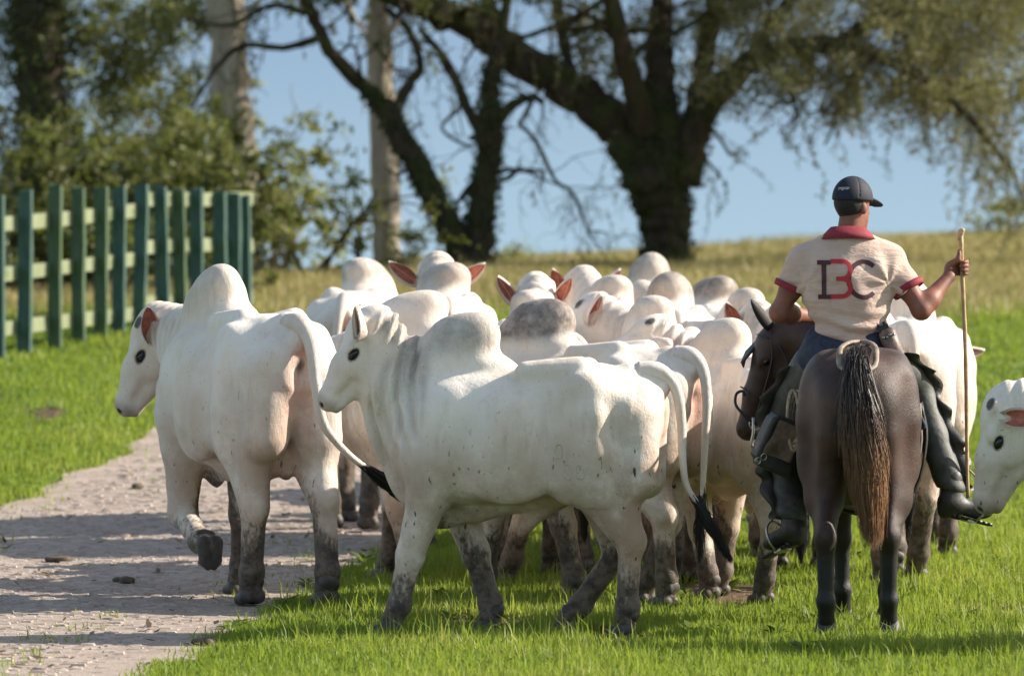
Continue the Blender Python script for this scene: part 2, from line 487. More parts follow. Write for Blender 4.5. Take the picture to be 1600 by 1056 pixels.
def ground_material():
    t = NT('lawn_soil'); c = t.coord()
    b = t.attr('bare'); dry = t.attr('dry')
    g = t.mix(t.ramp(t.noise(c, 1.3, 5.0), .3, .7), (.045, .095, .016), (.085, .150, .022))
    g = t.mix(t.ramp(t.noise(c, 30.0, 4.0), .45, .75), g, (.085, .065, .038))
    d = t.mix(t.ramp(t.noise(c, .9, 5.0), .35, .65), (.30, .235, .12), (.20, .18, .07))
    col = t.mix(dry, g, d)
    soil = t.mix(t.noise(c, 25.0, 5.0), (.075, .046, .033), (.20, .125, .09))
    col = t.mix(b, col, soil)
    return t.done(t.bsdf(col, .95, t.bump(t.noise(c, 35.0, 5.0), .6, .03), Specular_IOR_Level=.15))

xs = np.concatenate([np.linspace(-2600, -12, 30)[:-1], np.linspace(-12, 14, 151), np.linspace(14, 2600, 30)[1:]])
ys = np.concatenate([np.linspace(-80, 26, 24)[:-1], np.linspace(26, 84, 291), np.linspace(84, 135, 40)[1:], [200, 400, 900, 2600, 6000]])
GX, GY = np.meshgrid(xs, ys, indexing='ij')
GZ = ground_z(GX, GY)
nx, ny = GX.shape
idx = np.arange(nx * ny).reshape(nx, ny)
q = np.stack([idx[:-1, :-1], idx[1:, :-1], idx[1:, 1:], idx[:-1, 1:]], -1).reshape(-1, 4)
V = np.stack([GX, GY, GZ], -1).reshape(-1, 3)
gme = mesh_data('ground', V, q, ground_material(), True, None,
                {'bare': bare(V[:, 0], V[:, 1]), 'dry': sstep(58.0, 62.5, V[:, 1] + .5 * np.sin(V[:, 0] * 2.1))})
tag(link('ground', gme), kind='structure')

def path_material():
    t = NT('path_dust'); c = t.coord()
    n = t.noise(c, 3.0, 6.0, .65)
    col = t.mix(t.ramp(n, .3, .7), (.29, .225, .188), (.385, .315, .268))
    col = t.mix(t.ramp(t.noise(c, 28.0, 4.0), .55, .75), col, (.16, .125, .10))
    return t.done(t.bsdf(col, .9, t.bump(t.noise(c, 45.0, 4.0), .6, .012), Specular_IOR_Level=.2))
yy = np.linspace(24, 52, 220); uu = np.linspace(0, 1, 24)
PX = path_left(yy)[:, None] * (1 - uu) + path_right(yy)[:, None] * uu
PY = np.broadcast_to(yy[:, None], PX.shape)
i2 = np.arange(PX.size).reshape(PX.shape)
q = np.stack([i2[:-1, :-1], i2[:-1, 1:], i2[1:, 1:], i2[1:, :-1]], -1).reshape(-1, 4)
pv = np.stack([PX, PY, ground_z(PX, PY) + .007], -1).reshape(-1, 3)
tag(link('path', mesh_data('path', pv, q, path_material())), kind='structure')

def cobble_material():
    t = NT('cobble_stone'); c = t.coord(); a = t.attr('tint')
    col = t.mix(a, (.285, .225, .190), (.40, .33, .28))
    col = t.mix(t.ramp(t.noise(c, 40.0, 4.0), .5, .75), col, (.20, .16, .13))
    return t.done(t.bsdf(col, .8, t.bump(t.noise(c, 90.0, 3.0), .4, .005), Specular_IOR_Level=.3))
def cobbles():
    P = []
    row = 25.5; k = 0
    while row < 49:
        x = np.arange(-5.2, .6, .088); x = x + (k % 2) * .044 + rng.normal(0, .011, len(x))
        y = row + rng.normal(0, .010, len(x)) + .05 * np.sin(x * 2 + k * .2)
        P.append(np.stack([x, y], 1)); row += .092; k += 1
    P = np.concatenate(P)
    e = on_path(P[:, 0], P[:, 1])
    keep = (e > .04) & (rng.random(len(P)) < .78 * sstep(0, .5, e) + .03)
    P = P[keep]; n = len(P)
    w = rng.uniform(.028, .043, n); l = rng.uniform(.030, .044, n); h = rng.uniform(.003, .0105, n); a = rng.normal(0, .12, n)
    tp = .74
    base = np.array([[-1,-1,0],[1,-1,0],[1,1,0],[-1,1,0],[-tp,-tp,1],[tp,-tp,1],[tp,tp,1],[-tp,tp,1]], float)
    v = base[None] * np.stack([w, l, h], 1)[:, None]
    v[:, 4:, 2] += rng.normal(0, .0025, (n, 4))
    ca, sa = np.cos(a)[:, None], np.sin(a)[:, None]
    x = v[..., 0] * ca - v[..., 1] * sa + P[:, :1]; y = v[..., 0] * sa + v[..., 1] * ca + P[:, 1:]
    z = v[..., 2] + ground_z(P[:, 0], P[:, 1])[:, None] + .005
    f = np.array([[4,5,6,7],[0,1,5,4],[1,2,6,5],[2,3,7,6],[3,0,4,7]])
    q = (f[None] + 8 * np.arange(n)[:, None, None]).reshape(-1, 4)
    me = mesh_data('cobbles', np.stack([x, y, z], -1).reshape(-1, 3), q, cobble_material(), False, None, {'tint': np.repeat(rng.random(n), 8)})
    tag(link('cobbles', me), kind='stuff')
cobbles()

# ------------------------------------------------------------------ grass
GRASS = leaf_material('grass_blade', (.120, .195, .018), (.300, .365, .055), .50, (.44, .38, .13))
DRY = leaf_material('dry_grass_blade', (.25, .205, .090), (.42, .335, .165), .30, (.19, .21, .055))
def blades(name, P, h, w, mat, tint, lean=.45, kind='stuff'):
    n = len(P)
    z = ground_z(P[:, 0], P[:, 1]) - .006
    a = rng.uniform(0, 2 * np.pi, n); b = rng.uniform(0, 2 * np.pi, n)
    side = np.stack([np.cos(a), np.sin(a), 0 * a], 1) * (w / 2)[:, None]
    ln = (np.abs(rng.normal(0, lean, n)) * h)[:, None]
    dirv = np.stack([np.cos(b), np.sin(b), 0 * b], 1)
    B = np.stack([P[:, 0], P[:, 1], z], 1)
    mid = B + dirv * ln * .32 + np.stack([0 * h, 0 * h, h * .58], 1)
    tip = B + dirv * ln + np.stack([0 * h, 0 * h, h * (1 - .25 * np.minimum(ln[:, 0] / h, 1.4))], 1)
    V = np.stack([B - side, B + side, mid + side * .8, mid - side * .8, tip], 1).reshape(-1, 3)
    o = 5 * np.arange(n)[:, None]
    me = mesh_data(name, V, [o + np.array([[0, 1, 2, 3]]), o + np.array([[3, 2, 4]])], mat, True, None, {'tint': np.repeat(tint, 5)})
    return tag(link(name, me), kind=kind)

def scatter(y0, y1, dens, margin=1.0):
    out = []
    for a in np.arange(y0, y1, .5):
        hw = .0808 * (a + .5) + margin
        m = rng.poisson(dens(a + .25) * 2 * hw * .5)
        out.append(np.stack([rng.uniform(-hw, hw, m), rng.uniform(a, min(a + .5, y1), m)], 1))
    return np.concatenate(out)
P = scatter(27.0, 62.5, lambda y: 4600 if y < 33.5 else (3200 if y < 40 else (1500 if y < 50 else 800)), .45)
e = on_path(P[:, 0], P[:, 1]) + rng.normal(0, .05, len(P))
tuft = (wob(np.c_[P, 0 * P[:, 0]], 6.0, 3.0) > .62) & (rng.random(len(P)) < .10) & (e < .9)
keep = ((e < 0) | tuft) & (rng.random(len(P)) > 1.1 * bare(P[:, 0], P[:, 1])) & (P[:, 1] + .5 * np.sin(P[:, 0] * 2.1) + rng.normal(0, .6, len(P)) < 61)
P = P[keep]
patch = wob(np.c_[P, 0 * P[:, 0]], 2.2, 1.0)
clump = wob(np.c_[P, 0 * P[:, 0]], 9.0, 5.0)
hh = (.058 + .020 * patch + .022 * clump) * rng.uniform(.55, 1.35, len(P))
tall = (rng.random(len(P)) < .045); hh[tall] *= 2.0
near = on_path(P[:, 0], P[:, 1]) > -.25
hh *= np.where(near, .75, 1.0)
hh = np.clip(hh, .025, .25)
ww = rng.uniform(.0045, .0095, len(P)) * np.clip(P[:, 1] / 33, 1, 1.7)
tint = np.clip(.42 + .28 * patch + .12 * clump + rng.normal(0, .20, len(P)), 0, 1)
blades('grass', P, hh, ww, GRASS, tint)
P = scatter(59.0, 80.5, lambda y: 400, .9)
P = P[(P[:, 1] + .5 * np.sin(P[:, 0] * 2.1) + rng.normal(0, .8, len(P)) > 60.3)]
patch = wob(np.c_[P, 0 * P[:, 0]], 1.5, 8.0)
hh = np.clip((.13 + .05 * patch) * rng.uniform(.4, 1.5, len(P)), .05, .42)
tint = np.clip(.5 - .35 * patch + rng.normal(0, .22, len(P)), 0, 1)
blades('dry_grass', P, hh, rng.uniform(.008, .016, len(P)), DRY, tint, .5)

# broad-leaved weeds among the grass
def weeds():
    n = 420; P = np.c_[rng.uniform(-4.5, 4.5, n), rng.uniform(28.5, 48, n)]
    P = P[(on_path(P[:, 0], P[:, 1]) < .12) & (np.abs(P[:, 0]) < .085 * P[:, 1])]
    C = np.repeat(P, 11, 0); m = len(C); a = rng.uniform(0, 6.283, m); L = rng.uniform(.04, .10, m); up = rng.uniform(.25, .9, m)
    B = np.c_[C + rng.normal(0, .006, (m, 2)), ground_z(C[:, 0], C[:, 1]) + rng.uniform(.0, .03, m)]
    d = np.stack([np.cos(a), np.sin(a), up], 1) * L[:, None]; sd_ = np.stack([-np.sin(a), np.cos(a), 0 * a], 1) * (L * .22)[:, None]
    V = np.stack([B, B + d * .5 + sd_, B + d - np.array([0, 0, 1]) * (L * .25)[:, None], B + d * .5 - sd_], 1).reshape(-1, 3)
    tag(link('weeds', mesh_data('weeds', V, 4 * np.arange(m)[:, None] + np.array([[0, 1, 2, 3]]), leaf_material('weed_leaf', (.06, .12, .02), (.16, .22, .05), .35), True, None, {'tint': np.repeat(rng.random(m), 4)})), kind='stuff')
weeds()

# straw and dead leaves trodden into the path and the bare soil
LITTER = leaf_material('dead_leaf', (.075, .048, .030), (.26, .18, .10), .1)
def litter():
    n = 1500
    P = np.c_[rng.uniform(-4.2, .6, n), rng.uniform(28, 48, n)]
    P = P[on_path(P[:, 0], P[:, 1]) > .02]
    for c, rx, ry in BARE:
        m = 120; P = np.vstack([P, np.c_[c.x + rng.normal(0, rx * .5, m), c.y + rng.normal(0, ry * .5, m)]])
    n = len(P); a = rng.uniform(0, 6.3, n); L = rng.uniform(.010, .040, n); W = L * rng.uniform(.12, .5, n)
    d = np.stack([np.cos(a), np.sin(a), rng.normal(0, .25, n)], 1) * L[:, None]; s_ = np.stack([-np.sin(a), np.cos(a), rng.normal(0, .3, n)], 1) * W[:, None]
    B = np.c_[P, ground_z(P[:, 0], P[:, 1]) + .026]
    V = np.stack([B - d, B + s_, B + d, B - s_], 1).reshape(-1, 3)
    tag(link('leaf_litter', mesh_data('leaf_litter', V, 4 * np.arange(n)[:, None] + np.array([[0, 1, 2, 3]]), LITTER, False, None, {'tint': np.repeat(rng.random(n), 4)})), kind='stuff')
litter()

# dung clods on the path
DUNG = plain('dry_dung', (.10, .072, .052), .95, .4, 25, .8, 60, .01)
def clod(px, py, w, label):
    f = Field((-.2, -.2, -.05), (.2, .2, .12), .008)
    for _ in range(6):
        f.ell((rng.normal(0, w * .35), rng.normal(0, w * .3), .012), (w * rng.uniform(.3, .5), w * rng.uniform(.25, .4), .018), .02)
    v, q = f.mesh(1)
    p = spot(px, py); o = link('dung_clod', mesh_data('dung_clod', v, q, DUNG)); o.location = (p.x, p.y, float(ground_z(p.x, p.y)) + .012)
    tag(o, label, 'dung', 'dung clods on the path')
clod(97, 880, .10, 'largest dark dung clod on the path, nearest the left edge of the picture')
clod(197, 913, .085, 'flat dark dung clod in the shaded middle of the path')
clod(325, 1010, .08, 'small dung clod near the grass edge at the bottom of the path')
clod(215, 765, .07, 'small dung clod on the path farthest back, beside the left grass')

# ------------------------------------------------------------------ fence
def paint_material(name, a, b):
    t = NT(name); c = t.coord(rnd=True)
    st = t.n('Mapping', {'Vector': c, 'Scale': (6, 6, 1)}).outputs[0]
    col = t.mix(t.ramp(t.noise(st, 5.0, 5.0, .65), .35, .7), a, b)
    col = t.mix(t.ramp(t.noise(c, 4.0, 4.0), .55, .8), col, (.075, .115, .035))
    return t.done(t.bsdf(col, .75, t.bump(t.noise(st, 30.0, 4.0), .5, .008), Specular_IOR_Level=.3))
PAINT = [paint_material('weathered_blue_green_paint', (.036, .080, .070), (.070, .122, .098)),
         paint_material('mossy_green_paint', (.045, .082, .046), (.085, .125, .068)),
         paint_material('sunlit_pale_green_paint', (.18, .205, .115), (.27, .29, .17))]  # rail tone lightened: the sun on the rails is put into the paint
def rough_board(c, d, M, bend=0.0, nseg=6, chip=.01):
    "a sawn timber along its local z, slightly bowed, with a worn top"
    x, y, z = d
    v = []; q = []
    for i in range(nseg + 1):
        t = i / nseg
        j = rng.normal(0, .0025, (4, 2))
        ox = bend * math.sin(t * math.pi)
        for s, (a, b) in enumerate(((-1, -1), (1, -1), (1, 1), (-1, 1))):
            v.append((a * x / 2 + ox + j[s, 0], b * y / 2 + j[s, 1], t * z + (rng.normal(0, chip) if i == nseg else 0)))
    for i in range(nseg):
        for s in range(4): q.append((i * 4 + s, i * 4 + (s + 1) % 4, i * 4 + 4 + (s + 1) % 4, i * 4 + 4 + s))
    q += [(3, 2, 1, 0), tuple(nseg * 4 + k for k in range(4))]
    return np.array(v) @ np.array(M).T + np.array(c), np.array(q)
F0 = np.array([-4.27, 33.7 * K]); F1 = np.array([-2.53, 36.2 * K])
fd = (F1 - F0) / np.linalg.norm(F1 - F0); fnr = np.array([fd[1], -fd[0]])
def fence():
    fx, fy = F0 - fd * 1.7
    root = empty('wooden_fence', (fx, fy, float(ground_z(fx, fy))))
    org = np.array(root.location)
    tag(root, 'weathered blue-green picket fence with sunlit pale rails on the grass bank in front of the trees', 'fence')
    tops = [(-46, 300), (-4, 305), (40, 298), (87, 290), (122, 292), (158, 293), (186, 290), (222, 287), (250, 291), (278, 296), (307, 295), (343, 300), (366, 302), (381, 306)]
    for k, (px, py) in enumerate(tops):
        Y = F0[1] + (px - 40) / 340 * (F1[1] - F0[1])
        p = at_depth(px, py, Y)
        g = float(ground_z(p.x, Y))
        lean = rng.normal(0, .012); ln2 = {7: .05, 8: -.06, 9: -.04}.get(k, 0) + lean
        ax = np.array([fd[0], fd[1], 0]); ay = np.array([fnr[0], fnr[1], 0]); az = np.array([ln2 * fd[0], ln2 * fd[1], 1.0])
        h = p.z - g + .12
        v, q = rough_board(np.array([p.x - ln2 * h * fd[0], Y - ln2 * h * fd[1], g - .12]) - org, (.050, .122, h), np.stack([ax, ay, az], 1), rng.normal(0, .006))
        m = PAINT[0] if k in (2, 6, 7, 10, 11, 12) or rng.random() < .2 else PAINT[1]
        link('picket', mesh_data('picket', v, q, m, False), root)
    for z in (1.20, .755, .255):
        for a, b in ((-1.6, 2.38), (2.40, 4.85)):
            pa = F0 + fd * a - fnr * .088; pb = F0 + fd * b - fnr * .088
            ga, gb = float(ground_z(*pa)), float(ground_z(*pb))
            A = np.array([pa[0], pa[1], ga + z]); B = np.array([pb[0], pb[1], gb + z - .10])
            az = (B - A); L = np.linalg.norm(az); az /= L
            ay = np.array([fnr[0], fnr[1], 0]); ax = np.cross(ay, az)
            v, q = rough_board(A - org, (.125, .045, L), np.stack([ax, ay, az], 1), rng.normal(0, .012))
            link('rail', mesh_data('rail', v, q, PAINT[2], False), root)
fence()
p = at_depth(108, 345, 38.5 * K)
v, q = rough_board((0, 0, -.1), (.12, .12, p.z - float(ground_z(p.x, 38.5 * K)) + .1), np.eye(3))
o = link('fence_post', mesh_data('fence_post', v, q, PAINT[0], False)); o.location = (p.x, 38.5 * K, float(ground_z(p.x, 38.5 * K)))
tag(o, 'lone blue-green post standing in shade behind the picket fence', 'post')

# ------------------------------------------------------------------ trees
BARK_DARK = bark_material('dark_mossy_bark', (.030, .022, .016), (.075, .055, .038), (.045, .055, .016))
BARK_PALE = bark_material('pale_smooth_bark', (.26, .215, .16), (.50, .43, .345), None, .12)
BARK_TWIG = bark_material('grey_twig_bark', (.10, .075, .055), (.20, .155, .115), (.12, .12, .06))
LEAF_MOSS = leaf_material('grey_green_leaf', (.105, .098, .050), (.285, .25, .145), .36, (.22, .23, .05))
LEAF_DARK = leaf_material('dark_green_leaf', (.050, .066, .022), (.205, .200, .070), .36, (.20, .19, .035))
LEAF_LIT = leaf_material('olive_leaf', (.10, .12, .030), (.30, .29, .075), .45, (.26, .23, .05))
IVY = leaf_material('ivy_leaf', (.018, .030, .010), (.055, .080, .020), .2)

def leaf_cards(C, L, W, tint, droop=.3):
    n = len(C)
    d = rng.normal(0, 1, (n, 3)); d[:, 2] -= droop; d /= np.linalg.norm(d, axis=1, keepdims=True)
    u = rng.normal(0, 1, (n, 3)); s_ = np.cross(d, u); s_ /= np.linalg.norm(s_, axis=1, keepdims=True) + 1e-9
    nn = np.cross(d, s_)
    d = d * L[:, None]; s_ = s_ * W[:, None]
    V = np.stack([C, C + d * .45 + s_ * .5 + nn * (W * .15)[:, None], C + d, C + d * .45 - s_ * .5 + nn * (W * .15)[:, None]], 1).reshape(-1, 3)
    return V, 4 * np.arange(n)[:, None] + np.array([[0, 1, 2, 3]]), np.repeat(tint, 4)
def crown(name, parts, mat, parent, org):
    V = np.concatenate([p[0] for p in parts]) - org
    o = 0; Q = []
    for p in parts: Q.append(p[1] + o); o += len(p[0])
    return link(name, mesh_data(name, V, np.concatenate(Q), mat, False, None, {'tint': np.clip(np.concatenate([p[2] for p in parts]), 0, 1)}), parent)

def limb_pts(px, Y, jit=.03):
    "survey list (px, py, width px, depth offset) -> world points and radii"
    P = []; r = []
    for a in px:
        y = Y + (a[3] if len(a) > 3 else 0)
        p = at_depth(a[0], a[1], y); P.append((p.x, p.y, p.z)); r.append(a[2] / 2 * y / F_PX)
    n = max(6, 5 * len(P))
    Q = catmull(P, n); rr = np.interp(np.linspace(0, 1, n), np.linspace(0, 1, len(P)), r)
    if jit: Q[1:-1] += rng.normal(0, 1, (n - 2, 3)) * (rr[1:-1] * jit * 3)[:, None]
    return Q, rr * (1 + rng.normal(0, .05, n))

def sprout(mb, start, d, L, r, depth, tips, spread=.7, gravity=0.0, wig=.25, kids=3):
    "recursive crooked branch"
    n = 5; P = [np.array(start)]; d = np.array(d, float)
    for i in range(n):
        d = d + rng.normal(0, wig, 3); d[2] -= gravity; d /= np.linalg.norm(d)
        P.append(P[-1] + d * L / n)
    P = np.array(P)
    mb.tube(P, np.linspace(r, r * .45, n + 1), 6 if r > .02 else 4, cap=False)
    if depth == 0: tips.append(P); return
    for k in range(kids):
        i = rng.integers(2, n + 1)
        dd = d + rng.normal(0, spread, 3); dd /= np.linalg.norm(dd)
        sprout(mb, P[i], dd, L * rng.uniform(.5, .8), r * .5, depth - 1, tips, spread, gravity, wig, kids)
    tips.append(P[3:])

def strands(tips_pts, n, lo, hi, leaf, mb, parts, tint0, step=.035, r=.004, sway=.25):
    "hanging twigs with small leaves all along them"
    C = []
    for _ in range(n):
        s = tips_pts[rng.integers(len(tips_pts))] + rng.normal(0, .12, 3)
        L = rng.uniform(lo, hi); k = max(4, int(L / .12)); d = np.array([rng.normal(0, .5), rng.normal(0, .5), -.3]); P = [s]
        for i in range(k):
            d = d * .75 + np.array([rng.normal(0, sway), rng.normal(0, sway), -.42]); d /= np.linalg.norm(d); P.append(P[-1] + d * L / k)
        P = np.array(P)
        if mb is not None: mb.tube(P, np.linspace(r * 1.6, r * .5, len(P)), 3, cap=False)
        m = int(L / step); t = rng.uniform(.1, 1, m) * (len(P) - 1); i = np.minimum(t.astype(int), len(P) - 2); f = (t - i)[:, None]
        C.append(P[i] * (1 - f) + P[i + 1] * f + rng.normal(0, .015, (m, 3)))
    C = np.concatenate(C); m = len(C)
    L = rng.uniform(.6, 1.3, m) * leaf
    parts.append(leaf_cards(C, L, L * rng.uniform(.25, .5, m), np.clip(tint0 + .2 * wob(C, 1.6, 2.0) + rng.normal(0, .2, m), 0, 1), .6))

def puff(parts, c, rad, n, leaf, tint0, hollow=.35, asp=.5):
    "leaves in sub-clumps filling an uneven volume"
    k = max(4, n // 45)
    u = rng.normal(0, 1, (k, 3)); u /= np.linalg.norm(u, axis=1, keepdims=True)
    cc = np.array(c) + u * np.array(rad) * (rng.uniform(hollow, 1, k) ** .6)[:, None]
    i = rng.integers(0, k, n)
    C = cc[i] + rng.normal(0, 1, (n, 3)) * (np.array(rad).min() * .17)
    L = rng.uniform(.6, 1.35, n) * leaf
    ct = rng.normal(0, .17, k)
    parts.append(leaf_cards(C, L, L * rng.uniform(asp * .7, asp * 1.3, n), np.clip(tint0 + ct[i] + rng.normal(0, .14, n), 0, 1)))
def big_tree():
    Y = 42.6 * K
    b = at_depth(1040, 430, Y); gz = float(ground_z(b.x, Y))
    root = empty('spreading_tree', (b.x, Y, gz)); org = np.array(root.location)
    tag(root, 'big dark spreading tree with mossy forked trunk and drooping grey-green foliage behind the herd', 'tree')
    mb = MB(); tips = []
    L = {'trunk': [(1044, 470, 92), (1043, 420, 80), (1041, 360, 76), (1034, 310, 86), (1024, 262, 104), (1012, 225, 80)],
         'a': [(1015, 290, 90), (985, 225, 74), (930, 165, 66), (870, 125, 62), (800, 82, 56), (725, 35, 48, -.5), (650, 8, 40, -1), (560, -30, 30, -1.5), (430, -70, 16, -2)],
         'b': [(1040, 280, 84), (1040, 200, 60), (1030, 120, 48, .3), (1035, 20, 40, .6), (1050, -120, 30, 1), (1070, -320, 18, 1.2)],
         'c': [(1062, 280, 70), (1085, 205, 50), (1125, 140, 42), (1180, 92, 34, -.4), (1250, 72, 28, -.8), (1340, 82, 22, -1), (1440, 120, 17, -1.2), (1520, 190, 12, -1.4), (1590, 280, 7, -1.5)],
         'd': [(1010, 225, 52), (985, 120, 36, -.6), (960, 20, 30, -1), (930, -120, 22, -1.3)],
         'e': [(1085, 210, 42), (1098, 110, 34, .8), (1120, 0, 28, 1.2), (1160, -140, 20, 1.8)],
         'f': [(1175, 95, 26), (1220, 20, 22), (1300, -60, 18), (1420, -110, 14), (1580, -90, 9)],
         'g': [(1290, 76, 18), (1370, 30, 15, .5), (1480, 20, 12, .8), (1590, 60, 8, 1)],
         'h': [(800, 85, 26), (770, 20, 22, .5), (740, -60, 18, .9)],
         'i': [(900, 145, 22), (880, 60, 18, .8), (860, -40, 14, 1.2)]}
    allp = []
    for k, pts in L.items():
        P, r = limb_pts(pts, Y); mb.tube(P - org, r, 12)
        if k != 'trunk': allp.append(P)
    for k in 'abcdefghi':
        P, r = limb_pts(L[k], Y, 0); m = len(P)
        for _ in range(9 if k in 'acfg' else 6):
            i = rng.integers(m // 3, m); d = P[min(i + 1, m - 1)] - P[i - 1]; d = d / np.linalg.norm(d) + rng.normal(0, .8, 3)
            d[2] += .15; d /= np.linalg.norm(d)
            sprout(mb, P[i] - org, d, rng.uniform(.7, 1.7), max(.012, r[i] * .4), 1, tips, .8, .04, .3, 2)
    mb.build('trunk', BARK_DARK, root)
    tp = np.concatenate(tips) + org
    right = np.concatenate([allp[i][len(allp[i]) // 3:] for i in (2, 5, 6)])
    pool = np.vstack([tp, right, right])
    pr = pool[(pool[:, 0] > (1120 - 800) * Y / F_PX)]
    pl = pool[(pool[:, 0] <= (1120 - 800) * Y / F_PX)]
    tw = MB(); parts = []
    strands(pr, 420, .25, .9, .060, tw, parts, .48, .020, .004, .45)
    far = pr[pr[:, 0] > (1330 - 800) * Y / F_PX]
    strands(far, 240, .4, 1.35, .056, tw, parts, .42, .024, .004, .5)
    strands(pl, 120, .25, .8, .055, tw, parts, .40, .03)
    for _ in range(26):
        px = rng.uniform(1380, 1660); c = at_depth(px, rng.uniform(120, 120 + (px - 1350) * .62), Y + rng.uniform(-1.5, 1.0)); puff(parts, c, (.40, .5, .34), 170, .058, .42, .1, .40)
    # the canopy itself: hangs from about 2.4 m and goes on above the picture
    for _ in range(150):
        px = rng.uniform(1075, 1690); top = (rng.uniform(-60, 165) if rng.random() < .66 else rng.uniform(-320, -40)) if px > 1165 else rng.uniform(-260, 60)
        c = at_depth(px, top, Y + rng.uniform(-1.8, 1.8)); puff(parts, c, (.75, .8, .40), 520, .060, .44, .1, .40)
    for _ in range(44):
        px = rng.uniform(620, 1100); c = at_depth(px, rng.uniform(-300, 0 if px > 900 else -40), Y + rng.uniform(-1.8, 1.8)); puff(parts, c, (.7, .6, .35), 260, .058, .38, .2, .42)
    for _ in range(22):
        px = rng.uniform(860, 1010); c = at_depth(px, rng.uniform(-20, 60 + (px - 860) * .75), Y + rng.uniform(-.2, 2.2)); puff(parts, c, (.35, .6, .40), 210, .058, .40, .1, .40)
    for _ in range(16):
        c = at_depth(rng.uniform(1050, 1170), rng.uniform(-20, 150), Y + rng.uniform(.2, 2.2)); puff(parts, c, (.35, .6, .38), 200, .058, .40, .1, .40)
    for _ in range(34):
        a = rng.uniform(0, 6.28); rr = 5.2 * math.sqrt(rng.random()); c = (b.x + .8 + math.cos(a) * rr, Y + math.sin(a) * rr * .8, gz + rng.uniform(4.6, 7.6 - .25 * rr)); puff(parts, c, (1.1, 1.0, .6), 150, .15, .45, .2, .5)
    tw.v = [v - org for v in tw.v]
    tag(tw.build('twigs', BARK_TWIG, root), kind='stuff')
    crown('crown', parts, LEAF_MOSS, root, org)
    iv = []
    for k, hi_ in (('trunk', 1.0), ('a', .45), ('b', .35), ('c', .3)):
        P, r = limb_pts(L[k], Y, 0); m = 2600 if k == 'trunk' else 800
        t = rng.uniform(0, hi_, m) * (len(P) - 1); i = np.minimum(t.astype(int), len(P) - 2)
        a = rng.uniform(0, 6.28, m); C = P[i] + (P[i + 1] - P[i]) * (t - i)[:, None] + np.stack([np.cos(a), np.sin(a), .3 * np.sin(a * 3)], 1) * (r[i] * rng.uniform(.95, 1.12, m))[:, None]
        iv.append(leaf_cards(C, rng.uniform(.035, .075, m), rng.uniform(.02, .05, m), rng.random(m)))
    crown('ivy', iv, IVY, root, org)
big_tree()

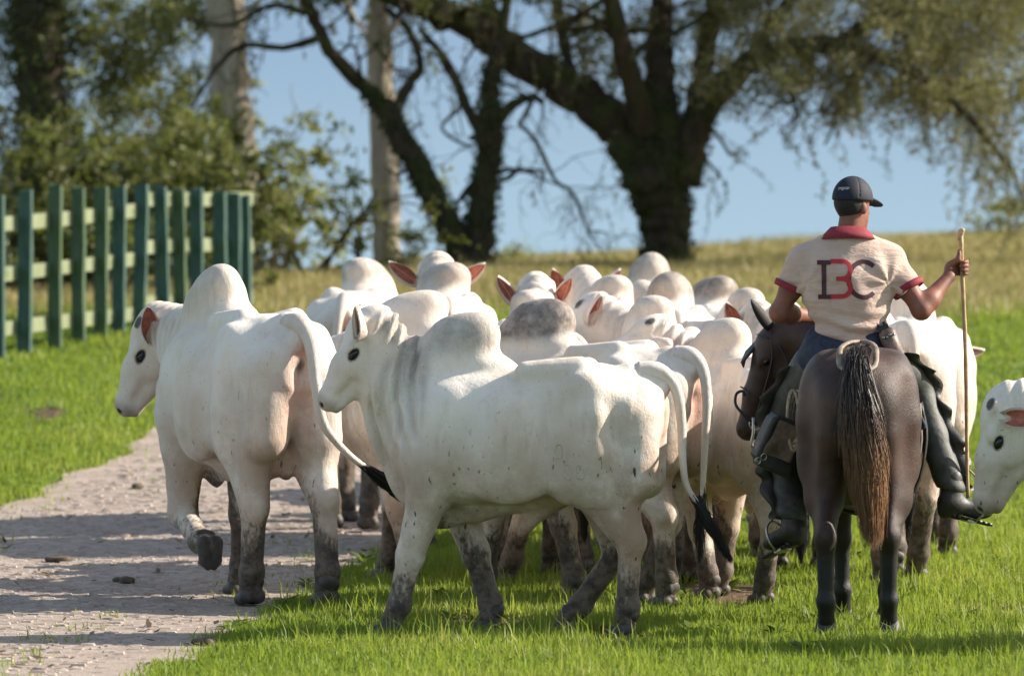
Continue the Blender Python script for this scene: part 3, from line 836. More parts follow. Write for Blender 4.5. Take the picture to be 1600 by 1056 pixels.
def forked_tree():
    Y = 42.0 * K
    b = at_depth(742, 450, Y); gz = float(ground_z(b.x, Y))
    root = empty('forked_tree', (b.x, Y, gz)); org = np.array(root.location)
    tag(root, 'low-forked tree with two ivy-clad limbs in a V beside the slim pale trunk', 'tree')
    mb = MB(); tips = []
    L = {'trunk': [(742, 480, 76), (740, 440, 64), (735, 405, 66)],
         'a': [(722, 400, 50), (700, 350, 42), (665, 285, 40), (632, 225, 38), (598, 165, 32), (560, 128, 25), (522, 90, 22, -.3), (495, 40, 20, -.5), (470, -20, 17, -.8), (450, -120, 12, -1)],
         'a2': [(615, 180, 22), (640, 130, 18), (657, 105, 14), (640, 50, 12), (600, 10, 9)],
         'b': [(745, 400, 52), (752, 340, 46), (758, 280, 42), (768, 215, 36), (766, 165, 30), (770, 110, 24), (786, 40, 18), (800, -60, 14)],
         'b2': [(770, 200, 24), (795, 168, 18), (830, 152, 12), (850, 160, 8)],
         'b3': [(758, 215, 22), (735, 180, 18), (715, 130, 15), (690, 85, 12), (655, 45, 9)],
         'c': [(500, 60, 14), (440, 75, 11), (380, 72, 10), (335, 110, 8), (300, 170, 5)],
         'c2': [(480, 20, 12), (420, 10, 9), (360, 40, 7), (290, 30, 5)],
         'd': [(812, 195, 6, -.4), (838, 222, 7, -.6), (868, 282, 6, -.7), (893, 300, 6, -.8), (915, 350, 4, -.8), (925, 372, 3, -.8), (948, 405, 2, -.9)],
         'd2': [(812, 195, 6, -.4), (830, 160, 9, -.2), (835, 150, 10, 0)],
         'e': [(690, 95, 8), (720, 160, 7), (690, 200, 5), (735, 228, 5), (750, 205, 4)]}
    for k, pts in L.items():
        P, r = limb_pts(pts, Y); mb.tube(P - org, r, 10)
        if k != 'trunk':
            m = len(P)
            for _ in range({'d': 22, 'c': 10, 'c2': 8, 'a2': 7, 'b3': 8}.get(k, 6)):
                i = rng.integers(m // 4, m); d = rng.normal(0, 1, 3); d[2] -= .2 if k in ('d', 'c') else -.2; d /= np.linalg.norm(d)
                sprout(mb, P[i] - org, d, rng.uniform(.3, .85), max(.006, r[i] * .3), 1, tips, .8, .05, .35, 2)
    mb.build('trunk', BARK_DARK, root)
    parts = []; tp = np.concatenate(tips) + org
    hi = tp[tp[:, 2] > at_depth(800, 130, Y).z]
    lo = tp[(tp[:, 0] > (800 - 800) * Y / F_PX) & (tp[:, 2] < at_depth(800, 180, Y).z)]
    tw = MB()
    strands(hi, 80, .2, .7, .055, tw, parts, .35, .03)
    if len(lo): strands(lo, 40, .15, .5, .05, tw, parts, .55, .04)
    for _ in range(62):
        px = rng.uniform(380, 860); c = at_depth(px, rng.uniform(-160, 22), Y + rng.uniform(-1.2, 1.2)); puff(parts, c, (.5, .5, .24), 150, .06, .35, .2, .42)
    for _ in range(14):
        c = (b.x + rng.uniform(-2.5, 1.5), Y + rng.uniform(-2, 2), gz + rng.uniform(4.4, 6.4)); puff(parts, c, (1.0, .9, .5), 150, .14, .4, .2, .5)
    tw.v = [v - org for v in tw.v]; tag(tw.build('twigs', BARK_TWIG, root), kind='stuff')
    crown('crown', parts, LEAF_DARK, root, org)
    iv = []
    for k, a0, a1 in (('trunk', 0, 1), ('a', 0, .5), ('b', 0, .75)):
        P, r = limb_pts(L[k], Y, 0); m = 700 if k == 'trunk' else 1500
        t = rng.uniform(a0, a1, m) * (len(P) - 1); i = np.minimum(t.astype(int), len(P) - 2); a = rng.uniform(0, 6.28, m)
        C = P[i] + (P[i + 1] - P[i]) * (t - i)[:, None] + np.stack([np.cos(a), np.sin(a), .3 * np.sin(a * 3)], 1) * (r[i] * rng.uniform(.9, 1.35, m))[:, None]
        iv.append(leaf_cards(C, rng.uniform(.035, .075, m), rng.uniform(.02, .05, m), rng.random(m)))
    crown('ivy', iv, IVY, root, org)
forked_tree()

def tall_tree(label, pts, Y, bark, leafmat, group, puffs, top=12.0, ivy=0):
    Y = Y * K
    b = at_depth(pts[0][0], pts[0][1], Y); gz = float(ground_z(b.x, Y))
    root = empty('tall_tree', (b.x, Y, gz)); org = np.array(root.location)
    tag(root, label, 'tree', group)
    P, r = limb_pts(pts, Y, .02)
    last = P[-1]; n = 10
    up = np.stack([last + (last - P[-3]) / np.linalg.norm(last - P[-3]) * t + rng.normal(0, .03, 3) * t for t in np.linspace(.3, top - last[2], n)])
    P = np.vstack([P, up]); r = np.concatenate([r, np.linspace(r[-1], .03, n)])
    mb = MB(); tips = []
    mb.tube(P - org, r, 16)
    for _ in range(16):
        i = rng.integers(len(P) - n, len(P)); d = rng.normal(0, 1, 3); d[2] = abs(d[2]) * .5; d /= np.linalg.norm(d)
        sprout(mb, P[i] - org, d, rng.uniform(1.2, 2.2), .04, 1, tips, .7, .02, .25, 2)
    mb.build('trunk', bark, root)
    parts = []
    for t in tips:
        puff(parts, t[-1] + org, (.6, .6, .35), 22, .13, .45, .2, .4)
    for px, py, dy, rad, n_, lf, ti in puffs:
        puff(parts, at_depth(px, py, Y + dy), rad, n_, lf, ti, .15, .45)
    crown('crown', parts, leafmat, root, org)
    if ivy:
        k = rng.integers(0, len(P) - n, ivy); a = rng.uniform(0, 6.28, ivy)
        C = P[k] + np.stack([np.cos(a), np.sin(a), 0 * a], 1) * (r[k] * rng.uniform(.95, 1.5, ivy))[:, None] + np.c_[np.zeros(ivy), np.zeros(ivy), rng.normal(0, .12, ivy)]
        crown('ivy', [leaf_cards(C, rng.uniform(.05, .10, ivy), rng.uniform(.03, .07, ivy), rng.random(ivy))], IVY, root, org)
tall_tree('slim straight pale trunk crossed by a dark limb of the forked tree', [(608, 470, 48), (604, 400, 46), (600, 250, 43), (594, 100, 38), (590, -30, 36)], 43.5, BARK_PALE, LEAF_DARK, 'tall straight trees', [(600, -60, 0, (.8, .7, .3), 300, .07, .4)])
tall_tree('thick pale grey trunk rising just behind the right end of the picket fence', [(380, 500, 58), (376, 420, 56), (370, 250, 60), (358, 120, 60), (350, -30, 58)], 43.0, BARK_PALE, LEAF_DARK, 'tall straight trees',
          [(300, 20, .5, (.8, .6, .4), 1800, .075, .40), (420, -20, 0, (.8, .6, .3), 700, .07, .38), (285, 190, .6, (.5, .5, .5), 1000, .07, .5)])
tall_tree('thick dark ivy-wrapped trunk at the left edge of the picture', [(80, 500, 84), (76, 400, 80), (66, 200, 80), (58, 60, 78), (50, -30, 76)], 43.8, BARK_DARK, LEAF_DARK, 'tall straight trees',
          [(20, 60, .3, (.9, .7, .6), 3000, .075, .34), (150, 30, .4, (1.0, .7, .5), 3200, .075, .38), (40, 230, .8, (.6, .5, .5), 1600, .075, .32), (200, 130, .6, (.8, .6, .5), 2600, .075, .42), (110, -60, 0, (1.2, .8, .4), 2000, .08, .36), (170, 250, .7, (.8, .6, .4), 1800, .075, .42), (265, 60, .9, (.6, .5, .6), 1600, .075, .44)], 12, 2600)

def bush(label, px, py, Y, rx, rz, n, mat, ti, leaf=.075, stems=7, group='shrubs behind the fence', cat='bush', name='bush', open_=.25, pn=9, bark=None):
    Y = Y * K
    b = at_depth(px, py, Y); gz = float(ground_z(b.x, Y))
    root = empty(name, (b.x, Y, gz)); org = np.array(root.location)
    tag(root, label, cat, group)
    mb = MB(); tips = []
    for _ in range(stems):
        d = np.array([rng.normal(0, .35), rng.normal(0, .35), 1.0]); d /= np.linalg.norm(d)
        sprout(mb, np.array([rng.normal(0, .08), rng.normal(0, .08), -.05]), d, rz * rng.uniform(.8, 1.3), .02 + .012 * rz / 1.5, 2, tips, .55, .0, .18, 2)
    mb.build('stems', bark or BARK_TWIG, root)
    parts = []
    ends = np.array([t[-1] for t in tips]) + org
    for _ in range(pn):
        c = (b.x + rng.normal(0, rx * .55), Y + rng.normal(0, rx * .4), gz + rz * rng.uniform(.15, 1.75))
        puff(parts, c, (rx * .45, rx * .4, rz * .33), n // (pn * 2), leaf, ti + rng.normal(0, .08), open_, .55)
    for e in ends[rng.permutation(len(ends))[:40]]:
        puff(parts, e, (.16, .16, .14), max(12, n // 80), leaf, ti + .1, .2, .55)
    crown('foliage', parts, mat, root, org)
bush('dense dark green bush behind the left end of the fence', 40, 470, 39.6, 1.1, .85, 8000, LEAF_DARK, .25)
bush('dark bush with yellowish tips behind the middle of the fence', 180, 470, 40.2, 1.1, 1.05, 9500, LEAF_DARK, .42)
bush('olive bush with bare twigs between the two thick trunks behind the fence', 258, 470, 41.0, .8, 1.0, 7500, LEAF_LIT, .40, .07, 12)
bush('shaded low bush behind the right end of the fence', 345, 480, 39.8, .7, .7, 5200, LEAF_DARK, .35)
bush('sunlit olive bush right of the thick pale trunk', 430, 470, 44.4, .55, 1.05, 2600, LEAF_LIT, .55, .085, 7, 'shrubs behind the fence', 'bush', 'bush', .4)
bush('tall twiggy olive bush behind the trunks at the left', 235, 440, 45.5, 1.4, 1.5, 9000, LEAF_LIT, .38, .075, 12)
bush('spindly young tree with sparse leaf tufts against the lake', 497, 440, 41.0, .30, .95, 520, LEAF_LIT, .45, .075, 3, None, 'sapling', 'sapling', .5, 6, BARK_DARK)
bush('bright yellow-green sprig beside the slim pale trunk', 552, 440, 42.4, .22, .85, 420, LEAF_LIT, .85, .09, 2, None, 'sapling', 'sapling', .4, 5)
bush('small green bush at the foot of the slim pale trunk', 648, 455, 43.0, .30, .30, 700, LEAF_LIT, .5, .06, 4, None, 'bush', 'bush', .3, 5)
bush('light green bush on the crest at the right edge of the picture', 1565, 395, 46.8, .35, .28, 900, LEAF_LIT, .8, .06, 5, None, 'bush', 'bush', .3, 5)
bush('wispy weeds at the crest right of the forked tree', 800, 425, 46.2, .5, .18, 500, LEAF_LIT, .6, .06, 6, None, 'weeds', 'weed_clump', .3, 5)
for i_, (px_, Y_, lab_) in enumerate(((20, 38.0, 'low dark undergrowth showing between the pickets at the left end of the fence'), (150, 38.2, 'low dark undergrowth behind the lone post and the fence'), (300, 38.4, 'low dark undergrowth between the pickets near the right end of the fence'))):
    bush(lab_, px_, 470, Y_, .95, .42, 4200, LEAF_DARK, .16, .08, 6, 'shrubs behind the fence', 'bush', 'bush', .1, 12)
# ------------------------------------------------------------------ cattle
def rotz(a):
    c, s = math.cos(a), math.sin(a); return np.array([[c, -s, 0], [s, c, 0], [0, 0, 1.0]])
def frame(yaw, pitch_down, roll=0.0):
    "columns: along the face, sideways (left), out of the forehead"
    cy, sy, cp, sp = math.cos(yaw), math.sin(yaw), math.cos(pitch_down), math.sin(pitch_down)
    u = np.array([cy * cp, sy * cp, -sp]); v = np.array([-sy, cy, 0.0]); w = np.cross(u, v)
    if roll:
        c, s = math.cos(roll), math.sin(roll); v, w = v * c + w * s, w * c - v * s
    return np.stack([u, v, w], 1)

def hoof_data():
    f = Field((-.14, -.10, -.02), (.16, .10, .15), .006)
    for s in (-1, 1):
        f.cone((-.030, s * .030, .045), .036, (.055, s * .027, .030), .030, .012)
        f.cone((.05, s * .026, .028), .030, (.085, s * .016, .018), .016, .01)
        f.ell((-.06, s * .035, .115), (.016, .014, .022), .004)
    f.cone((-.01, 0, .075), .050, (-.035, 0, .13), .050, .015)
    sl, X, Y, Z = f.sub((-1, -1, -1), (1, 1, 1))
    f.cut(sl, (-(np.zeros_like(f.F) + Z - .004) * -1).astype(np.float32), .004) if False else None
    f.F = np.maximum(f.F, (.004 - Z).astype(np.float32) + 0 * f.F)
    v, q = f.mesh(1)
    return mesh_data('hoof', v, q, M['hoof'])
HOOF = hoof_data()

def ear_data(inner):
    nu, nv = 15, 11
    u = np.linspace(0, 1, nu)[:, None]; v = np.linspace(-1, 1, nv)[None]
    wd = .078 * np.sin(np.pi * np.clip(u * .94 + .06, 0, 1)) ** .62 * (1 - .42 * u) * (1 + .25 * u * (1 - u))
    x = .245 * u + 0 * v; y = wd * v * (1 - .30 * (1 - u) * np.abs(v))
    cup = (.060 * (1 - u) ** .8 + .016) * v ** 2 + .03 * u ** 2
    front = np.stack([x, y, cup], -1); th = .006 + .008 * (1 - u) * (1 - v ** 2)
    back = np.stack([x, y, cup - th], -1)
    V = np.concatenate([front.reshape(-1, 3), back.reshape(-1, 3)]); n = nu * nv
    i = np.arange(n).reshape(nu, nv)
    q0 = np.stack([i[:-1, :-1], i[1:, :-1], i[1:, 1:], i[:-1, 1:]], -1).reshape(-1, 4)
    q1 = q0[:, ::-1] + n
    rim = []
    loop = list(i[0, :]) + list(i[1:, -1]) + list(i[-1, -2::-1]) + list(i[-2:0, 0])
    for a, b in zip(loop, loop[1:] + loop[:1]): rim.append((a, b, b + n, a + n))
    rim = np.array(rim)
    inn = (np.abs(v) < .86) & (u > .03) & (u < .95)
    vi = (inn + 0 * u).astype(bool).ravel()
    m0 = np.where(vi[q0].all(1), 1, 0)
    return mesh_data('ear', V, np.concatenate([q0, q1, rim]), [M['hide'], inner], True, np.concatenate([m0, np.zeros(len(q1) + len(rim), int)]),
                     {'mask': np.tile(np.array([0, .10, .25, 0], np.float32), (2 * n, 1))})
EAR = {'red': ear_data(M['ear_in']), 'grey': ear_data(M['ear_in_grey'])}
def eye_data(r):
    bm = MB(); P = []
    a = np.linspace(0, np.pi, 11)
    v, q, t = tube_arrays(np.c_[np.cos(a) * r, 0 * a, 0 * a], np.sin(a) * r + 1e-4, 14, None, False); bm.add(v, q)
    return bm.data('eye', M['eye'])
EYE = eye_data(.027)

def hair_tuft(name, P, n, lo, hi, fan, r, mat, parent, curl=.15, seed=1, along0=0.0):
    "tapering hairs flowing along polyline P"
    g = np.random.default_rng(seed); P = np.asarray(P, float); V = []; Q = []; T = []; A = []
    S = np.r_[0, np.cumsum(np.linalg.norm(np.diff(P, axis=0), axis=1))]; tot = S[-1]
    k = 7; o = 0
    for _ in range(n):
        s0 = g.uniform(0, .55) * tot; L = g.uniform(lo, hi) * tot; s = np.linspace(s0, min(tot * 1.06, s0 + L), k)
        c = np.stack([np.interp(s, S, P[:, j]) for j in range(3)], 1)
        ov = np.maximum(s - tot, 0)[:, None] * (P[-1] - P[-2]) / (np.linalg.norm(P[-1] - P[-2]) + 1e-9); c = c + ov
        d = g.normal(0, 1, 3); d /= np.linalg.norm(d)
        t = np.linspace(0, 1, k)
        w = np.interp(s / tot, np.linspace(0, 1, len(fan)), fan)
        rr = g.uniform(.1, 1) ** .6
        c = c + d * (w * rr * (.45 + .55 * t))[:, None] + (curl * .1 * np.sin(t * 5 + g.uniform(0, 6)))[:, None] * g.normal(0, .5, 3) * w.mean() * 2
        rad = r * (1 - t) ** .6 + .0004
        v, q, tt = tube_arrays(c, rad, 3, None, False)
        V.append(v); Q.append(q + o); o += len(v); A.append(np.repeat(np.clip(s / tot, 0, 1) * (1 - along0) + along0, 3))
    return link(name, mesh_data(name, np.concatenate(V), np.concatenate(Q), mat, True, None, {'along': np.concatenate(A)}), parent)

TORSO = [(-.72, 1.20, 1.03, .07), (-.66, 1.29, .92, .15), (-.54, 1.35, .81, .205), (-.40, 1.378, .75, .238), (-.28, 1.38, .715, .252), (-.08, 1.36, .672, .285),
         (.12, 1.35, .645, .300), (.32, 1.365, .635, .282), (.46, 1.36, .66, .240), (.57, 1.28, .73, .190), (.65, 1.14, .83, .110), (.69, 1.02, .92, .05)]
LEGS = {   # front: upper arm / forearm / cannon / pastern angles (deg, + = forward); hind: thigh, gaskin, cannon, pastern ; planted flag
 'stand': dict(FL=(5, 0, 0, 12, 1), FR=(-4, -4, -3, 10, 1), HL=(8, -30, 4, 15, 1), HR=(-2, -34, 2, 12, 1)),
 'walk1': dict(FL=(20, 12, 8, 20, 1), FR=(-16, -20, -16, 0, 1), HL=(-2, -36, -2, 4, 1), HR=(16, -14, 22, 25, 1)),
 'walk2': dict(FL=(-8, -14, -12, 5, 1), FR=(14, 8, 6, 18, 1), HL=(16, -20, 18, 22, 1), HR=(-4, -38, -8, 0, 1)),
 'lift': dict(FL=(14, 10, -58, -75, 0), FR=(2, 0, -2, 10, 1), HL=(16, -20, 10, 18, 1), HR=(-14, -40, -10, 0, 1)),
 'B': dict(FL=(16, 17, 14, 24, 1), FR=(-10, -20, -17, -2, 1), HL=(0, -30, 3, 6, 1), HR=(14, -16, 36, 40, 1)),
}
def bull_mesh(p):
    h = p.get('h', .02); sz_neck = p.get('neck', (0, 28)); hd = p.get('head', (0, 58))
    hh = p.get('hump', 1.0); seed = p.get('seed', 1.0)
    g = np.random.default_rng(int(seed * 10))
    f = Field((-1.05, -.75, -.03), (1.75, .75, 1.85), h) if abs(sz_neck[0]) + abs(hd[0]) < 40 else Field((-1.05, -1.15, -.03), (1.65, 1.15, 1.85), h)
    f.loft(TORSO, .03)
    for s in (-1, 1):
        f.ell((-.36, s * .212, 1.262), (.085, .062, .066), .08)                      # hook bone
        f.ell((-.665, s * .085, 1.19), (.055, .045, .055), .07)                    # pin bone
        f.cone((-.42, s * .135, 1.10), .185, (-.37, s * .165, .86), .145, .06)      # thigh
        f.cone((-.60, s * .115, 1.10), .125, (-.60, s * .135, .80), .115, .07)      # buttock
        f.ell((.40, s * .20, .98), (.17, .085, .27), .07, frame(0, R(-18)))        # shoulder blade
        f.ell((.44, s * .17, .88), (.12, .10, .13), .06)                           # point of shoulder
        f.ell((.02, s * .235, .92), (.26, .075, .25), .10)                         # rib spring
        f.ell((-.27, s * .20, .83), (.08, .05, .16), .08)                          # flank fold
    for s in (-1, 1):
        f.cone((-.515, s * .292, 1.16), .022, (-.505, s * .300, .72), .022, .10, None, True)     # groove behind the thigh muscle
        f.cone((-.17, s * .322, 1.27), .03, (-.25, s * .322, .86), .03, .12, None, True)    # hollow flank
        f.cone((.20, s * .345, 1.24), .02, (.27, s * .345, .70), .02, .12, None, True)      # behind the shoulder
        f.cone((-.05, s * .16, 1.335), .05, (-.32, s * .13, 1.355), .05, .05)                  # loin muscle
    tips = {}
    for key, s in (('FL', 1), ('FR', -1), ('HL', 1), ('HR', -1)):
        a0, a1, a2, a3, pl = LEGS[p.get('legs', 'stand')][key]
        ang = [R(x) for x in (a0, a1, a2, a3)]
        for it in range(2):
            if key[0] == 'F':
                top = np.array([.40, s * .165, .88]); Ls = [.16, .32, .25, .085]; rr = [.125, .108, .070, .061]
                inw = -.012 * s
            else:
                top = np.array([-.41, s * .15, .92]); Ls = [.16, .33, .30, .09]; rr = [.155, .135, .073, .062]
                inw = -.006 * s
            if it == 1 and pl:
                need = top[2] - .075; got = sum(l * math.cos(a) for l, a in zip(Ls, ang)); Ls = [l * need / got for l in Ls]
            J = [top]
            for l, a in zip(Ls, ang): J.append(J[-1] + np.array([math.sin(a) * l, inw, -math.cos(a) * l]))
            if not pl: break
        J = np.array(J)
        if key[0] == 'F':
            f.cone(J[0], .125, J[1], .105, .05); f.cone(J[1], .102, J[2], .070, .045)
            f.ell(J[2], (.066, .066, .078), .03); f.cone(J[2], .064, J[3], .055, .025)
            f.cone(J[1] + (-.04, 0, .02), .07, J[1] * .4 + J[2] * .6, .05, .05)
        else:
            f.cone(J[0], .150, J[1], .130, .06); f.cone(J[1], .122, J[2], .066, .05)
            f.cone(J[1] + (-.12, 0, .02), .09, J[2] + (-.015, 0, .05), .045, .06)
            f.ell(J[2] + (-.018, 0, .015), (.064, .056, .072), .03); f.cone(J[2], .060, J[3], .054, .025)
        f.ell(J[3] + (-.006, 0, 0), (.064, .062, .058), .02); f.cone(J[3], .056, J[4], .056, .015)
        tips[key] = (J, ang)
    # hump
    lean = p.get('hump_lean', -14); hy = p.get('hump_side', float(g.normal(0, .022)))
    Mh = frame(0, R(-lean))
    f.ell((.315, hy, 1.375 + .035 * hh), (.200, .128, .205 * hh), .05, Mh)
    f.ell((.255, hy * 1.8, 1.462 + .035 * hh), (.150, .112, .132 * hh), .03, Mh)
    f.cone((.46, 0, 1.36), .115, (.34, 0, 1.40 + .06 * hh), .10, .09); f.ell((.20, 0, 1.365), (.16, .12, .06), .06)
    # neck
    ny, npch = R(sz_neck[0]), R(sz_neck[1])
    nb = np.array([.50, 0, 1.14]); Ln = p.get('neck_len', .47)
    dirn = np.array([math.cos(ny) * math.cos(npch), math.sin(ny) * math.cos(npch), math.sin(npch)])
    n1 = nb + np.array([.6, 0, .6 * math.sin(npch)]) * Ln * .5 * .8 + dirn * Ln * .12
    n2 = nb + (n1 - nb) * .35 + dirn * Ln * .95
    side = np.array([-math.sin(ny), math.cos(ny), 0])
    f.cone(nb, .245, n1, .195, .08, (side, .78)); f.cone(n1, .195, n2, .120, .06, (side, .76))
    upn = np.cross(dirn, side); upn *= np.sign(upn[2])
    f.cone((.42, 0, 1.36), .11, n1 + upn * .10, .09, .10); f.cone(n1 + upn * .10, .09, n2 + upn * .03, .085, .07)
    # head
    H = frame(R(hd[0]), R(hd[1]), R(p.get('roll', 0)))
    poll = n2 + H[:, 2] * .02
    P = lambda u, v, w: poll + H @ np.array([u, v, w])
    hs = p.get('head_size', 1.0)
    def E(u, v, w, r, k=.03, cut=False, rot=0.0):
        Mx = H if not rot else H @ np.array([[math.cos(rot), 0, math.sin(rot)], [0, 1, 0], [-math.sin(rot), 0, math.cos(rot)]])
        f.ell(P(u * hs, v * hs, w * hs), np.array(r) * hs, k, Mx, cut)
    def C(a, ra, b, rb, k=.03, sq=None, cut=False): f.cone(P(*(np.array(a) * hs)), ra * hs, P(*(np.array(b) * hs)), rb * hs, k, sq, cut)
    E(.05, 0, -.01, (.125, .105, .105)); E(.03, 0, .065, (.07, .075, .035), .04)
    C((.08, 0, -.01), .100, (.26, 0, -.015), .078, .04, (H[:, 1], .96)); C((.26, 0, -.015), .078, (.43, 0, -.035), .060, .04)
    E(.465, 0, -.050, (.060, .070, .062), .03)
    C((.10, 0, -.13), .085, (.27, 0, -.135), .055, .05, (H[:, 1], .85)); C((.27, 0, -.135), .055, (.43, 0, -.105), .038, .03)
    E(.452, 0, -.112, (.050, .044, .026), .012)
    for s in (-1, 1):
        E(.155, s * .072, -.085, (.115, .030, .082), .04)                      # cheek
        E(.150, s * .092, .022, (.042, .022, .028), .025)                      # brow
        E(.175, s * .096, -.012, (.030, .010, .020), .012, True)               # eye socket
        E(.30, s * .055, -.045, (.09, .018, .02), .03)                         # cheek bone
        E(.505, s * .038, -.030, (.022, .013, .012), .010, True)               # nostril
        E(.015, s * .084, .058, (.036, .032, .026), .025)                       # horn bud
        E(.050, s * .098, -.010, (.030, .026, .030), .03)                       # ear root
    C((.50, .07, -.092), .010, (.37, .072, -.086), .008, .006, None, True); C((.50, -.07, -.092), .010, (.37, -.072, -.086), .008, .006, None, True)
    # throat and dewlap
    tht = P(.14, 0, -.17); mid = (tht + np.array([.56, 0, .92])) / 2 + np.array([.02, 0, -.03])
    f.chain([tht, mid, (.54, 0, .86), (.43, 0, .67), (.24, 0, .635)], [.080, .110, .115, .085, .05], .07, (side * .5 + np.array([0, .5, 0]), .42))
    if p.get('dewlap', 1): f.chain([tht + H[:, 2] * -.05, mid - np.array([-.03, 0, .09]), (.55, 0, .77), (.40, 0, .60)], [.055, .085, .09, .05], .05, (np.array([0, 1.0, 0]), .26))
    # belly line, sheath, scrotum, tail head
    f.chain([(.22, 0, .645), (-.12, 0, .69), (-.30, 0, .75)], [.05, .05, .05], .08)
    f.chain([(-.22, 0, .715), (-.11, 0, .640), (-.03, 0, .565), (0.0, 0, .525)], [.050, .044, .036, .027], .03)
    f.ell((-.455, .03, .70), (.058, .05, .10), .03); f.ell((-.455, -.03, .69), (.058, .05, .10), .02)
    f.cone((-.56, 0, 1.325), .055, (-.715, 0, 1.255), .045, .05)
    f.cone((-.735, 0, 1.10), .030, (-.74, 0, .96), .030, .03, None, True)
    V, Q = f.mesh(2)
    N = vnormals(V, Q)
    # regions
    z = V[:, 2]
    # neck folds
    ta = (V - nb) @ dirn / Ln; onneck = sstep(.40, .52, V[:, 0]) * (1 - sstep(1.40, 1.50, V[:, 2]) * (V[:, 0] < .52)) * sstep(-.5, -.1, ta) * (1 - sstep(1.1, 1.3, ta)) * (1 - sstep(.28, .45, np.linalg.norm(V - nb - np.clip(ta, 0, 1)[:, None] * dirn * Ln, axis=1) - .10))
    hx = (V - poll) @ H
    onhead = sstep(-.04, .05, hx[:, 0]) * (1 - sstep(.15, .21, np.hypot(hx[:, 1], hx[:, 2] + .06) / hs)) * (hx[:, 0] < .62)
    onneck *= (1 - onhead)
    al = (V - nb) @ np.array([math.cos(ny), math.sin(ny), 0]); bend = 2.2 * (z - 1.25) ** 2; phase = (al + bend * .25) * 135; wv = np.sin((al + bend * .3) * 92 + 2.2 * wob(V, 4.0, seed))
    amp = p.get('folds', .006)
    V = V + N * (onneck * amp * (wv * (.65 + .35 * sstep(-.5, .6, wob(V, 3.5, seed + 2))) - .3 + .4 * wob(V, 14.0, seed)))[:, None]
    hump_fold = np.exp(-((V[:, 0] - .60) / .09) ** 2) * sstep(.85, 1.0, z) * (1 - sstep(1.25, 1.4, z)) * (np.abs(V[:, 1]) > .05)
    V = V + N * (hump_fold * .008 * np.sin(V[:, 0] * 95 + z * 12))[:, None]
    fold = np.clip(onneck * p.get('foldb', .6) * (.45 + .55 * sstep(-.4, .5, wob(V, 5.5, seed + 9))) , 0, 1)
    body = (V[:, 0] > -.6) & (V[:, 0] < .45) & (z > .65)
    V = V + N * (np.where(body, 1, 0) * .0060 * (wob(V, 6.0, seed + 3) + .5 * wob(V, 13.0, seed + 1)))[:, None]
    humpz = sstep(1.36, 1.46, z) * (np.abs(V[:, 0] - .3) < .3)
    V = V + N * (humpz * (.013 * wob(V, 6.5, seed + 7) + .004 * wob(V, 17.0, seed)))[:, None]
    ribs = np.exp(-((V[:, 0] - .02) / .22) ** 2) * sstep(.75, .9, z) * (1 - sstep(1.12, 1.25, z))
    V = V + N * (ribs * .0065 * np.sin(V[:, 0] * 62 + z * 9))[:, None]
    # paint layers: mud, grey skin with fold shade, pink skin, black skin
    nz = wob(V, 8.0, seed)
    mud = p.get('mud', 1.0)
    dirt = (.56 * (1 - sstep(.04, .62, z + .08 * nz)) + .15 * (1 - sstep(.40, .98, z + .06 * nz)) + .04) * mud
    inner = np.zeros(len(V))
    for s in (-1, 1): inner += np.exp(-((V[:, 0] - .44) / .09) ** 2) * (V[:, 1] * s > 0) * sstep(.17, .05, np.abs(V[:, 1]))
    dirt += .12 * inner * (1 - sstep(.5, .75, z)) * mud
    dirt += .22 * sstep(.10, .0, np.abs(V[:, 1]) - .04) * (1 - sstep(.60, .80, z)) * mud
    hump = sstep(1.36, 1.50, z) * np.exp(-((V[:, 0] - .30) / .23) ** 4) * (np.abs(V[:, 1]) < .2)
    neckg = onneck * sstep(-.15, .12, (V - nb) @ upn) * .35
    grey = np.clip(hump * p.get('grey', .3) + neckg * p.get('grey_neck', .8) + .22 * (1 - sstep(0, .35, np.abs(wob(V, 2.3, seed + 5)))) * .3, 0, 1)
    grey = np.clip(grey + .20 * onneck * sstep(.5, -.9, wv) * p.get('foldb', .6), 0, 1)          # shade painted in grey along the valleys between the folds
    bud = np.zeros(len(V))
    for s in (-1, 1): bud = np.maximum(bud, 1 - sstep(.026, .036, np.linalg.norm(hx - np.array([.012, s * .086, .082]) * hs, axis=1)))
    grey = np.maximum(grey, bud * .95)
    muz = sstep(.43, .49, hx[:, 0] / hs) * (np.linalg.norm(V - poll, axis=1) < .62 * hs) * (np.hypot(hx[:, 1], hx[:, 2] + .05) < .15 * hs)
    grey = np.maximum(grey, muz * .55)
    if p.get('tan_poll'): pass
    pink = .75 * np.exp(-(((V[:, 0] + .73) / .07) ** 2 + (V[:, 1] / .07) ** 2)) * sstep(.72, .85, z) * (1 - sstep(1.18, 1.27, z))
    pink = np.maximum(pink, .55 * (1 - sstep(.50, .66, z)) * np.exp(-((V[:, 0] + .06) / .12) ** 2) * (np.abs(V[:, 1]) < .09))
    pink = np.maximum(pink, .45 * np.exp(-((V[:, 0] + .46) / .10) ** 2) * (1 - sstep(.66, .82, z)) * (np.abs(V[:, 1]) < .11) * (z > .52))
    stain = np.clip(.80 * (1 - sstep(.62, 1.18, z + .06 * wob(V, 5., seed))) + .30 * sstep(-.35, -.72, V[:, 0]) * (1 - sstep(1.1, 1.3, z)), 0, 1) * p.get('stain', 1.0)
    dark = np.zeros(len(V))
    for s in (-1, 1):
        dark = np.maximum(dark, (1 - sstep(.027, .036, np.linalg.norm((hx - np.array([.176, s * .088, -.012]) * hs) * np.array([.78, .6, 1.30]), axis=1))) * .97)
        dark = np.maximum(dark, 1 - sstep(.012, .022, np.linalg.norm(hx - np.array([.507, s * .040, -.030]) * hs, axis=1)))
